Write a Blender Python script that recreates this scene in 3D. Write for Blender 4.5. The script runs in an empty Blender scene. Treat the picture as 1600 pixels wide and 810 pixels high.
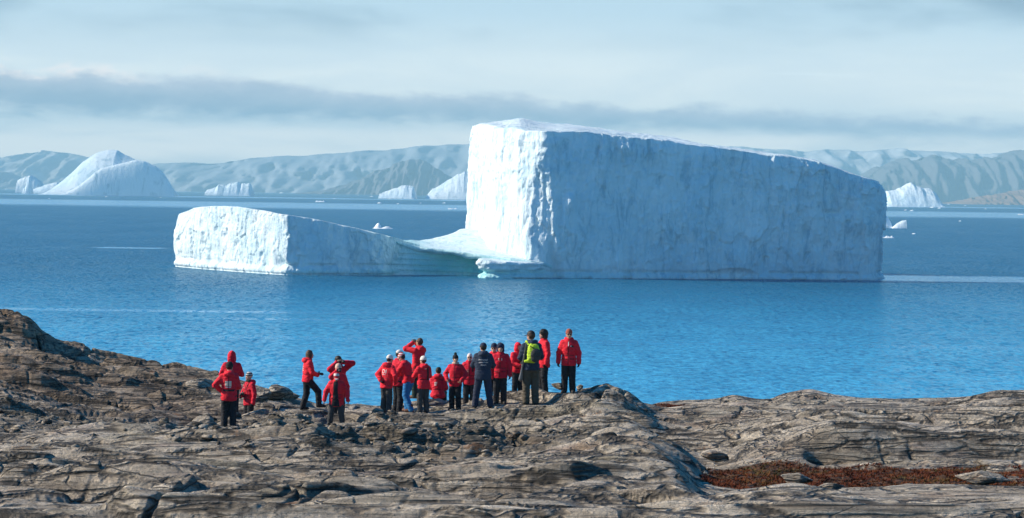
import bpy, math, random
import numpy as np
from mathutils import Vector, Matrix
from mathutils.bvhtree import BVHTree

random.seed(7)
RNG = np.random.default_rng(11)
sc = bpy.context.scene
COL = sc.collection

# ------------------------------------------------------------------ camera
H = 25.0                    # camera height above the sea
FX = 3778.0                 # focal length in photo pixels (85 mm)
ROLL = math.radians(0.80)
cam_d = bpy.data.cameras.new('camera')
cam_d.lens = 85.0
cam_d.sensor_width = 36.0
cam_d.shift_y = -105.0 / 1600.0
cam_d.clip_start = 1.0
cam_d.clip_end = 90000.0
cam = bpy.data.objects.new('camera', cam_d)
COL.objects.link(cam)
cam.matrix_world = Matrix.Translation((0, 0, H)) @ Matrix.Rotation(math.pi / 2, 4, 'X') @ Matrix.Rotation(ROLL, 4, 'Z')
sc.camera = cam

# ------------------------------------------------------------------ sun, sky, exposure
SUN_EL, SUN_B = math.radians(31.0), math.radians(-5.0)
SUN = Vector((-math.cos(SUN_EL) * math.cos(SUN_B), -math.cos(SUN_EL) * math.sin(SUN_B), math.sin(SUN_EL)))
sd = bpy.data.lights.new('sun', 'SUN')
sd.energy = 5.0
sd.angle = math.radians(0.5)
sd.color = (1.0, 0.87, 0.70)
sun = bpy.data.objects.new('sun', sd)
sun.rotation_euler = SUN.to_track_quat('Z', 'Y').to_euler()
COL.objects.link(sun)

sc.view_settings.view_transform = 'Standard'
sc.view_settings.look = 'None'
sc.view_settings.exposure = 0.58
sc.view_settings.gamma = 1.0
sc.view_settings.use_curve_mapping = False
sc.cycles.volume_bounces = 0
sc.cycles.max_bounces = 6
sc.cycles.sample_clamp_indirect = 4.0

SKY_K = 0.11


class NT:
    """small helper for building node trees"""
    def __init__(self, tree):
        self.t = tree

    def n(self, kind, **kw):
        nd = self.t.nodes.new(kind)
        for k, v in kw.items():
            setattr(nd, k, v)
        return nd

    def put(self, sock, v):
        if isinstance(v, bpy.types.NodeSocket):
            self.t.links.new(v, sock)
        elif v is not None:
            sock.default_value = v

    def m(self, op, a, b=None, c=None, clamp=False):
        nd = self.n('ShaderNodeMath', operation=op, use_clamp=clamp)
        for s, v in zip(nd.inputs, (a, b, c)):
            self.put(s, v)
        return nd.outputs[0]

    def ss(self, x, lo, hi, a=0.0, b=1.0):
        nd = self.n('ShaderNodeMapRange', interpolation_type='SMOOTHSTEP')
        self.put(nd.inputs[0], x)
        for i, v in enumerate((lo, hi, a, b)):
            self.put(nd.inputs[i + 1], v)
        return nd.outputs[0]

    def mix(self, f, a, b, mode='MIX'):
        nd = self.n('ShaderNodeMix', data_type='RGBA', blend_type=mode)
        self.put(nd.inputs[0], f)
        for s, v in ((nd.inputs[6], a), (nd.inputs[7], b)):
            if isinstance(v, (tuple, list)) and len(v) == 3:
                v = (*v, 1.0)
            self.put(s, v)
        return nd.outputs[2]

    def noise(self, vec, scale=1.0, detail=4.0, rough=0.55, dist=0.0, out=0):
        nd = self.n('ShaderNodeTexNoise')
        self.put(nd.inputs['Vector'], vec)
        self.put(nd.inputs['Scale'], scale)
        self.put(nd.inputs['Detail'], detail)
        self.put(nd.inputs['Roughness'], rough)
        self.put(nd.inputs['Distortion'], dist)
        return nd.outputs[out]

    def scale(self, vec, s, loc=(0, 0, 0), rot=(0, 0, 0)):
        nd = self.n('ShaderNodeMapping')
        self.put(nd.inputs['Vector'], vec)
        nd.inputs['Scale'].default_value = s
        nd.inputs['Location'].default_value = loc
        nd.inputs['Rotation'].default_value = rot
        return nd.outputs[0]

    def comb(self, x, y, z=0.0):
        nd = self.n('ShaderNodeCombineXYZ')
        for s, v in zip(nd.inputs, (x, y, z)):
            self.put(s, v)
        return nd.outputs[0]


world = bpy.data.worlds.new('World')
sc.world = world
world.use_nodes = True
g = NT(world.node_tree)
bgn = world.node_tree.nodes['Background']
sky = g.n('ShaderNodeTexSky', sky_type='NISHITA', sun_disc=False)
sky.sun_elevation = SUN_EL
sky.sun_rotation = math.radians(270.0) - SUN_B
sky.air_density = 1.0
sky.dust_density = 0.3
sky.ozone_density = 4.0
tc = g.n('ShaderNodeTexCoord')
sp = g.n('ShaderNodeSeparateXYZ')
g.put(sp.inputs[0], tc.outputs['Generated'])
dx, dy, dz = sp.outputs
hor = g.m('MAXIMUM', g.m('SQRT', g.m('ADD', g.m('MULTIPLY', dx, dx), g.m('MULTIPLY', dy, dy))), 0.001)
el = g.m('DIVIDE', dz, hor)                                   # tangent of the elevation
az = g.m('ARCTAN2', dx, dy)                                   # 0 straight out to sea
eld = g.m('MULTIPLY', el, 100.0)                              # hundredths of a radian
azd = g.m('MULTIPLY', az, 100.0)
cpos = g.comb(g.m('MULTIPLY', azd, 0.22), eld, 3.7)
n_big = g.noise(g.comb(g.m('MULTIPLY', azd, 0.10), g.m('MULTIPLY', eld, 0.55), 1.3), 1.0, 5, 0.55, 0.3)
n_fine = g.noise(g.comb(g.m('MULTIPLY', azd, 0.45), g.m('MULTIPLY', eld, 1.3), 8.1), 1.0, 6, 0.6, 0.2)
n_edge = g.noise(g.comb(g.m('MULTIPLY', azd, 0.38), g.m('MULTIPLY', eld, 0.9), 5.5), 1.0, 7, 0.62)
n_soft = g.noise(g.comb(g.m('MULTIPLY', azd, 0.085), g.m('MULTIPLY', eld, 0.30), 4.4), 1.0, 4, 0.5, 0.2)
K = 1.0 / SKY_K


def ck(c, s=1.0):
    return tuple(v * K * s for v in c)


# clear blue sky made deeper overhead, a pale veil low over the fjord
hsv = g.n('ShaderNodeHueSaturation')
hsv.inputs['Saturation'].default_value = 1.7
hsv.inputs['Value'].default_value = 1.0
g.put(hsv.inputs['Color'], sky.outputs[0])
veil_c = g.mix(g.ss(n_big, 0.35, 0.7), ck((0.86, 0.84, 0.78)), ck((1.05, 0.98, 0.85)))
veil_c = g.mix(g.m('MULTIPLY', g.ss(eld, 3.2, 8.0), 1.0), veil_c, ck((0.46, 0.58, 0.65)))
veil = g.m('MULTIPLY', g.ss(eld, 7.8, 13.0, 1.0, 0.0), g.ss(g.m('ABSOLUTE', az), 0.55, 1.1, 1.0, 0.0))
col = g.mix(veil, hsv.outputs[0], veil_c)
# grey patches high in the frame, on both sides
patch = g.m('MULTIPLY', g.ss(n_soft, 0.44, 0.66), g.ss(eld, 5.4, 8.0))
patch = g.m('MULTIPLY', patch, g.ss(eld, 10.0, 14.0, 1.0, 0.0))
col = g.mix(g.m('MULTIPLY', patch, 0.9), col, ck((0.22, 0.30, 0.37)))
# the long stratus bank: top edge falls to the right
top = g.m('SUBTRACT', 4.05, g.m('MULTIPLY', azd, 0.041))
top = g.m('ADD', top, g.m('MULTIPLY', g.m('SUBTRACT', n_edge, 0.5), 1.7))
bank = g.ss(g.m('SUBTRACT', top, eld), -0.06, 0.5)
lowe = g.m('ADD', 2.75, g.m('MULTIPLY', g.m('SUBTRACT', n_fine, 0.5), 1.8))
lowe = g.m('ADD', lowe, g.m('MULTIPLY', azd, -0.018))
bank = g.m('MULTIPLY', bank, g.ss(g.m('SUBTRACT', eld, lowe), -0.6, 0.4, 0.10, 1.0))
bank_c = g.mix(g.ss(g.m('SUBTRACT', top, eld), 0.1, 1.3), ck((0.55, 0.52, 0.56)), ck((0.19, 0.23, 0.31)))
bank_c = g.mix(g.ss(n_fine, 0.4, 0.75), bank_c, ck((0.35, 0.36, 0.42)))
col = g.mix(g.m('MULTIPLY', bank, 0.86), col, bank_c)
# rosy light on the upper edge at the left
rose = g.m('MULTIPLY', g.ss(g.m('ABSOLUTE', g.m('SUBTRACT', g.m('SUBTRACT', top, eld), 0.05)), 0.0, 0.5, 1.0, 0.0), g.ss(azd, -22.0, -8.0, 1.0, 0.0))
col = g.mix(g.m('MULTIPLY', g.m('MULTIPLY', rose, g.ss(n_fine, 0.42, 0.62)), 0.7), col, ck((1.25, 0.95, 0.80)))
# warm pale gap under the bank
gap = g.m('MULTIPLY', g.ss(eld, 0.6, 1.4), g.ss(eld, 2.2, 2.9, 1.0, 0.0))
gap = g.m('MULTIPLY', gap, g.ss(n_big, 0.30, 0.6, 0.25, 1.0))
col = g.mix(g.m('MULTIPLY', gap, 0.85), col, ck((1.65, 1.38, 1.10)))
# short thin streak of cirrus
stk = g.m('MULTIPLY', g.ss(g.m('ABSOLUTE', g.m('SUBTRACT', eld, g.m('ADD', 5.22, g.m('MULTIPLY', azd, -0.018)))), 0.02, 0.075, 1.0, 0.0),
          g.m('MULTIPLY', g.ss(azd, 10.0, 11.6), g.ss(azd, 12.6, 15.2, 1.0, 0.0)))
col = g.mix(g.m('MULTIPLY', stk, 0.35), col, ck((0.85, 0.88, 0.86)))
g.put(bgn.inputs['Color'], col)
bgn.inputs['Strength'].default_value = SKY_K


# ------------------------------------------------------------------ layout helpers
def hrow(px):
    return 300.0 + math.tan(ROLL) * (px - 800.0)


def ray(px, row):
    u, v = px - 800.0, 300.0 - row
    c, s = math.cos(ROLL), math.sin(ROLL)
    return (u * c - v * s) / FX, (u * s + v * c) / FX


def P(px, row, d):
    a, b = ray(px, row)
    return Vector((a * d, d, H + b * d))


def sea_d(px, row):
    return H / max(-ray(px, row)[1], 1e-5)


# ------------------------------------------------------------------ noise
_perm = np.tile(np.random.default_rng(5).permutation(256).astype(np.int32), 3)
_grad = np.random.default_rng(6).normal(size=(256, 3)).astype(np.float32)
_grad /= np.linalg.norm(_grad, axis=1, keepdims=True)


def perlin(x, y, z=0.0):
    x, y, z = np.broadcast_arrays(np.asarray(x, np.float32), np.asarray(y, np.float32), np.asarray(z, np.float32))
    xi, yi, zi = np.floor(x).astype(np.int32), np.floor(y).astype(np.int32), np.floor(z).astype(np.int32)
    fx, fy, fz = x - xi, y - yi, z - zi
    u, v, w = (f * f * f * (f * (f * 6 - 15) + 10) for f in (fx, fy, fz))
    out = np.zeros(x.shape, np.float32)
    for a in (0, 1):
        pa = _perm[(xi + a) & 255]
        wa = u if a else 1 - u
        for b in (0, 1):
            pb = _perm[pa + ((yi + b) & 255)]
            wb = wa * (v if b else 1 - v)
            for c in (0, 1):
                gi = _grad[_perm[pb + ((zi + c) & 255)]]
                out += wb * (w if c else 1 - w) * (gi[..., 0] * (fx - a) + gi[..., 1] * (fy - b) + gi[..., 2] * (fz - c))
    return out * 1.6


def fbm(x, y, z=0.0, o=4, gain=0.5):
    s, a, f = 0.0, 1.0, 1.0
    for i in range(o):
        s = s + a * perlin(np.asarray(x) * f + 13.7 * i, np.asarray(y) * f + 7.1 * i, np.asarray(z) * f + 3.3 * i)
        a *= gain
        f *= 2.03
    return s


def ridged(x, y, z=0.0, o=4):
    s, a, f = 0.0, 1.0, 1.0
    for i in range(o):
        s = s + a * (1 - 2 * np.abs(perlin(np.asarray(x) * f + 5.7 * i, np.asarray(y) * f + 9.1 * i, np.asarray(z) * f + 1.3 * i)))
        a *= 0.5
        f *= 2.1
    return s


def hash2(ix, iy, k=0):
    return _perm[(_perm[(_perm[ix & 255] + iy) & 255] + k) & 255].astype(np.float32) / 255.0


def worley(x, y):
    """F1, F2, cell random, offset from the nearest cell's centre"""
    xi, yi = np.floor(x).astype(np.int32), np.floor(y).astype(np.int32)
    f1 = np.full(x.shape, 9.0, np.float32)
    f2 = f1.copy()
    rid = np.zeros(x.shape, np.float32)
    rid2 = rid.copy()
    ox, oy = rid.copy(), rid.copy()
    for a in (-1, 0, 1):
        for b in (-1, 0, 1):
            cx, cy = xi + a, yi + b
            ddx = x - (cx + 0.1 + 0.8 * hash2(cx, cy, 17))
            ddy = y - (cy + 0.1 + 0.8 * hash2(cx, cy, 91))
            d = np.sqrt(ddx * ddx + ddy * ddy)
            near = d < f1
            f2 = np.where(near, f1, np.minimum(f2, d))
            f1 = np.where(near, d, f1)
            rid = np.where(near, hash2(cx, cy, 33), rid)
            rid2 = np.where(near, hash2(cx, cy, 71), rid2)
            ox = np.where(near, ddx, ox)
            oy = np.where(near, ddy, oy)
    return f1, f2, rid, rid2, ox, oy


def sst(x, a, b):
    t = np.clip((x - a) / (b - a), 0, 1)
    return t * t * (3 - 2 * t)


# ------------------------------------------------------------------ objects
def mesh_obj(name, verts, faces, mat=None, parent=None, smooth=True, attrs=None):
    me = bpy.data.meshes.new(name)
    verts = np.asarray(verts, np.float32)
    faces = np.asarray(faces) if not isinstance(faces, np.ndarray) else faces
    if faces.dtype == object or faces.ndim == 1:
        me.from_pydata([tuple(map(float, v)) for v in verts], [], [tuple(f) for f in faces])
    else:
        k = faces.shape[1]
        me.vertices.add(len(verts))
        me.vertices.foreach_set('co', verts.ravel())
        me.loops.add(faces.size)
        me.loops.foreach_set('vertex_index', faces.astype(np.int32).ravel())
        me.polygons.add(len(faces))
        me.polygons.foreach_set('loop_start', np.arange(0, faces.size, k, dtype=np.int32))
        me.polygons.foreach_set('loop_total', np.full(len(faces), k, np.int32))
    me.update(calc_edges=True)
    me.validate()
    if smooth:
        me.polygons.foreach_set('use_smooth', np.ones(len(me.polygons), bool))
    for an, av in (attrs or {}).items():
        at = me.attributes.new(an, 'FLOAT', 'POINT')
        at.data.foreach_set('value', np.asarray(av, np.float32).ravel())
    if mat:
        me.materials.append(mat)
    o = bpy.data.objects.new(name, me)
    COL.objects.link(o)
    if parent:
        o.parent = parent
    return o


def tag(o, label=None, cat=None, group=None, kind=None):
    for k, v in (('label', label), ('category', cat), ('group', group), ('kind', kind)):
        if v:
            o[k] = v
    return o


def empty(name, loc, rz=0.0):
    o = bpy.data.objects.new(name, None)
    o.empty_display_size = 0.3
    o.location = loc
    o.rotation_euler = (0, 0, rz)
    COL.objects.link(o)
    return o


def grid_faces(nr, nc, wrap=False):
    idx = np.arange(nr * nc).reshape(nr, nc)
    if wrap:
        idx = np.concatenate([idx, idx[:, :1]], 1)
    return np.stack([idx[:-1, :-1], idx[:-1, 1:], idx[1:, 1:], idx[1:, :-1]], -1).reshape(-1, 4)


# ------------------------------------------------------------------ materials
def material(name):
    m = bpy.data.materials.new(name)
    m.use_nodes = True
    return m, NT(m.node_tree), m.node_tree.nodes['Principled BSDF']


def bump(nt, h, strength, dist, normal=None):
    b = nt.n('ShaderNodeBump')
    b.inputs['Strength'].default_value = strength
    b.inputs['Distance'].default_value = dist
    nt.put(b.inputs['Height'], h)
    if normal:
        nt.put(b.inputs['Normal'], normal)
    return b.outputs[0]


def attr(nt, name):
    return nt.n('ShaderNodeAttribute', attribute_name=name).outputs['Fac']


def mat_rock():
    m, t, b = material('gneiss')
    c = t.n('ShaderNodeTexCoord').outputs['Object']
    strat = attr(t, 'strata')
    wob = t.noise(c, 0.35, 5, 0.6)
    lay = t.noise(t.comb(strat, t.m('MULTIPLY', wob, 1.5), 0.0), 5.0, 5, 0.65)
    band = t.noise(t.scale(c, (0.30, 1.4, 7.0), rot=(0.0, 0.10, 0.0)), 1.0, 7, 0.65, 0.4)
    big = t.noise(t.scale(c, (0.18, 0.35, 0.6)), 1.0, 4, 0.6)
    fine = t.noise(c, 9.0, 5, 0.7)
    col = t.mix(t.ss(lay, 0.35, 0.65), (0.355, 0.30, 0.228), (0.70, 0.615, 0.485))
    col = t.mix(t.m('MULTIPLY', t.ss(band, 0.48, 0.68), 0.75), col, (0.15, 0.125, 0.10))
    col = t.mix(t.m('MULTIPLY', t.ss(big, 0.5, 0.68), 0.6), col, (0.21, 0.19, 0.13))
    warm = t.noise(t.scale(c, (0.35, 0.5, 0.9), loc=(7, 3, 1)), 1.0, 5, 0.65)
    col = t.mix(t.m('MULTIPLY', t.ss(warm, 0.56, 0.68), 0.6), col, (0.36, 0.235, 0.14))
    pink = t.noise(t.scale(c, (0.5, 0.8, 1.6), loc=(1, 13, 4)), 1.0, 4, 0.6)
    col = t.mix(t.m('MULTIPLY', t.ss(pink, 0.6, 0.7), 0.5), col, (0.33, 0.25, 0.215))
    lich = t.noise(t.scale(c, (1.0, 1.0, 1.6), loc=(3, 8, 2)), 1.3, 8, 0.72)
    col = t.mix(t.m('MULTIPLY', t.ss(lich, 0.54, 0.62), 0.85), col, (0.062, 0.056, 0.048))
    spk = t.noise(c, 26.0, 3, 0.7)
    col = t.mix(t.m('MULTIPLY', t.ss(spk, 0.56, 0.66), 0.55), col, (0.07, 0.062, 0.05))
    pale = t.noise(t.scale(c, (0.6, 1.6, 3.4), loc=(5, 1, 9)), 1.2, 6, 0.6, 0.3)
    col = t.mix(t.m('MULTIPLY', t.ss(pale, 0.58, 0.68), 0.7), col, (0.52, 0.48, 0.42))
    rust = t.noise(t.scale(c, (0.8, 1.0, 1.2), loc=(9, 2, 6)), 0.8, 6, 0.7)
    col = t.mix(t.m('MULTIPLY', t.ss(rust, 0.64, 0.70), 0.75), col, (0.30, 0.13, 0.045))
    def crack(sc_, rot, w, loc):
        wv = t.n('ShaderNodeVectorMath', operation='ADD')
        t.put(wv.inputs[0], t.scale(c, sc_, loc=loc, rot=rot))
        wn = t.n('ShaderNodeVectorMath', operation='SCALE')
        t.put(wn.inputs[0], t.noise(c, 1.1, 4, 0.6, out=1))
        wn.inputs['Scale'].default_value = 0.55
        t.put(wv.inputs[1], wn.outputs[0])
        vn = t.n('ShaderNodeTexVoronoi', feature='DISTANCE_TO_EDGE')
        t.put(vn.inputs['Vector'], wv.outputs[0])
        vn.inputs['Scale'].default_value = 1.0
        return t.ss(vn.outputs['Distance'], 0.0, w, 1.0, 0.0)
    ck1 = crack((0.16, 0.5, 1.5), (0, 0.12, 0.15), 0.065, (0, 0, 0))
    ck2 = crack((0.5, 1.1, 4.2), (0, 0.10, -0.1), 0.10, (5, 2, 7))
    cm = t.m('MULTIPLY', t.m('MAXIMUM', ck1, t.m('MULTIPLY', ck2, t.ss(wob, 0.42, 0.6))), t.ss(t.noise(c, 0.9, 4, 0.6), 0.34, 0.5))
    col = t.mix(t.m('MULTIPLY', cm, 0.85), col, (0.03, 0.026, 0.02))
    # bedding joints: long thin partings that run with the layers and pinch out
    def joint(sc_, rot, loc, det, w):
        n = t.noise(t.scale(c, sc_, loc=loc, rot=rot), 1.0, det, 0.5, 0.4)
        return t.ss(t.m('ABSOLUTE', t.m('SUBTRACT', n, 0.5)), 0.0, w, 1.0, 0.0)
    r1 = joint((0.13, 0.50, 2.4), (0, 0.10, 0.08), (3, 0, 1), 3.0, 0.022)
    r2 = joint((0.34, 1.1, 4.6), (0, 0.16, -0.12), (8, 5, 2), 3.0, 0.030)
    r3 = joint((0.55, 0.9, 1.2), (0, 0.6, 0.5), (1, 7, 4), 2.0, 0.012)
    gro = t.m('MAXIMUM', r1, t.m('MULTIPLY', t.m('MAXIMUM', r2, r3), t.ss(t.noise(c, 0.5, 4, 0.6), 0.42, 0.56)))
    rdg = t.m('SUBTRACT', 0.0, gro)
    col = t.mix(t.m('MULTIPLY', gro, 0.8), col, (0.05, 0.043, 0.034))
    sv = t.mix(fine, (0.6, 0.6, 0.6), (1.35, 1.35, 1.35))
    col = t.mix(1.0, col, sv, 'MULTIPLY')
    # darker brown mass of the left hill, and earthy scree
    col = t.mix(attr(t, 'dark'), col, t.mix(1.0, col, (0.60, 0.50, 0.42), 'MULTIPLY'))
    soil = t.mix(fine, (0.05, 0.043, 0.03), (0.17, 0.145, 0.10))
    col = t.mix(t.m('MULTIPLY', attr(t, 'scree'), 0.75), col, soil)
    moss = t.mix(t.noise(c, 1.6, 5, 0.7), (0.075, 0.022, 0.012), (0.14, 0.075, 0.028))
    col = t.mix(t.ss(t.m('ADD', attr(t, 'moss'), t.m('MULTIPLY', t.m('SUBTRACT', fine, 0.5), 0.7)), 0.35, 0.65), col, moss)
    t.put(b.inputs['Base Color'], col)
    b.inputs['Roughness'].default_value = 0.82
    b.inputs['Specular IOR Level'].default_value = 0.3
    h1 = t.m('ADD', t.m('MULTIPLY', t.noise(t.scale(c, (0.45, 1.6, 9.0), rot=(0, 0.10, 0.0)), 1.0, 8, 0.66, 0.4), 1.3), t.m('ADD', t.m('MULTIPLY', t.noise(c, 5.0, 7, 0.72), 0.32), t.m('MULTIPLY', t.noise(t.scale(c, (1.0, 2.0, 2.6)), 1.0, 6, 0.7), 0.6)))
    h1 = t.m('ADD', h1, t.m('MULTIPLY', lay, 0.8))
    h1 = t.m('ADD', h1, t.m('MULTIPLY', rdg, 0.40))
    h1 = t.m('SUBTRACT', h1, t.m('MULTIPLY', cm, 0.7))
    t.put(b.inputs['Normal'], bump(t, h1, 1.0, 0.30))
    return m


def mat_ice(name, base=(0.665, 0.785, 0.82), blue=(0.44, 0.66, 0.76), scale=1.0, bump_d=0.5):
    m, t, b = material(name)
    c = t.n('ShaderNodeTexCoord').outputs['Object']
    s = scale
    streak = t.noise(t.scale(c, (0.16 * s, 0.16 * s, 0.022 * s)), 1.0, 6, 0.62)
    blot = t.noise(t.scale(c, (0.05 * s, 0.05 * s, 0.06 * s)), 1.0, 5, 0.6)
    col = t.mix(t.m('MULTIPLY', t.ss(streak, 0.5, 0.72), 0.38), base, blue)
    col = t.mix(t.m('MULTIPLY', t.ss(blot, 0.48, 0.66), 0.55), col, blue)
    scr = t.noise(t.scale(c, (0.30 * s, 0.30 * s, 0.075 * s), loc=(8, 1, 3), rot=(0.25, 0.35, 0)), 1.0, 8, 0.7, 0.8)
    col = t.mix(t.m('MULTIPLY', t.ss(scr, 0.50, 0.64), 0.62), col, (0.23, 0.42, 0.51))
    snow = t.noise(t.scale(c, (0.05 * s, 0.05 * s, 0.05 * s), loc=(2, 6, 1)), 1.0, 7, 0.65)
    col = t.mix(t.m('MULTIPLY', t.ss(snow, 0.50, 0.62), 0.6), col, (0.76, 0.87, 0.90))
    dirt = t.noise(t.scale(c, (0.10 * s, 0.10 * s, 0.05 * s), loc=(4, 2, 0)), 1.0, 7, 0.68)
    col = t.mix(t.m('MULTIPLY', t.ss(dirt, 0.60, 0.72), 0.30), col, (0.36, 0.42, 0.44))
    tl = attr(t, 'teal')
    tn = t.noise(t.scale(c, (0.08 * s, 0.08 * s, 0.25 * s)), 1.0, 4, 0.6)
    col = t.mix(t.m('MULTIPLY', tl, t.ss(tn, 0.2, 0.6, 0.55, 1.0)), col, (0.07, 0.60, 0.60))
    t.put(b.inputs['Base Color'], col)
    b.inputs['Roughness'].default_value = 0.55
    b.inputs['Specular IOR Level'].default_value = 0.35
    h = t.m('ADD', t.noise(t.scale(c, (0.55 * s, 0.55 * s, 0.16 * s)), 1.0, 8, 0.66, 0.4), t.m('MULTIPLY', t.noise(c, 1.1 * s, 6, 0.65), 0.35))
    h = t.m('ADD', h, t.m('MULTIPLY', scr, 0.5))
    t.put(b.inputs['Normal'], bump(t, h, 0.75, bump_d * 1.9))
    return m


def mat_plain(name, colour, rough=0.7, var=0.15, nscale=8.0, bmp=0.0, bdist=0.01, metallic=0.0, spec=0.3):
    m, t, b = material(name)
    c = t.n('ShaderNodeTexCoord').outputs['Object']
    n = t.noise(c, nscale, 5, 0.6)
    lo = tuple(v * (1 - var) for v in colour)
    hi = tuple(v * (1 + var) for v in colour)
    t.put(b.inputs['Base Color'], t.mix(n, lo, hi))
    b.inputs['Roughness'].default_value = rough
    b.inputs['Metallic'].default_value = metallic
    b.inputs['Specular IOR Level'].default_value = spec
    if bmp:
        t.put(b.inputs['Normal'], bump(t, t.noise(c, nscale * 1.5, 4, 0.6), bmp, bdist))
    return m


def mat_cloth(name, colour, var=0.18, rough=0.75):
    m, t, b = material(name)
    c = t.n('ShaderNodeTexCoord').outputs['Object']
    n = t.noise(c, 6.0, 4, 0.6)
    t.put(b.inputs['Base Color'], t.mix(n, tuple(v * (1 - var) for v in colour), tuple(v * (1 + var) for v in colour)))
    b.inputs['Roughness'].default_value = rough
    b.inputs['Specular IOR Level'].default_value = 0.25
    h = t.noise(t.scale(c, (7, 7, 16)), 1.0, 5, 0.6, 0.6)
    t.put(b.inputs['Normal'], bump(t, h, 0.8, 0.035))
    return m


def mat_mountain(name, rock, snow=(0.6, 0.63, 0.66), snow_lo=0.62, snow_hi=0.75, s=0.004, zfade=None):
    m, t, b = material(name)
    c = t.n('ShaderNodeTexCoord').outputs['Object']
    n = t.noise(t.scale(c, (s, s, s * 0.5)), 1.0, 8, 0.65, 0.4)
    n2 = t.noise(t.scale(c, (s * 5, s * 5, s * 1.2)), 1.0, 6, 0.6)
    col = t.mix(n2, tuple(v * 0.65 for v in rock), tuple(v * 1.35 for v in rock))
    col = t.mix(t.ss(n, snow_lo, snow_hi), col, snow)
    t.put(b.inputs['Base Color'], col)
    b.inputs['Roughness'].default_value = 0.9
    b.inputs['Specular IOR Level'].default_value = 0.1
    return m


ROCK = mat_rock()
ICE = mat_ice('glacier_ice')
FARICE = mat_ice('far_ice', base=(0.80, 0.90, 0.95), blue=(0.55, 0.78, 0.92), scale=0.12, bump_d=2.0)

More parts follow.
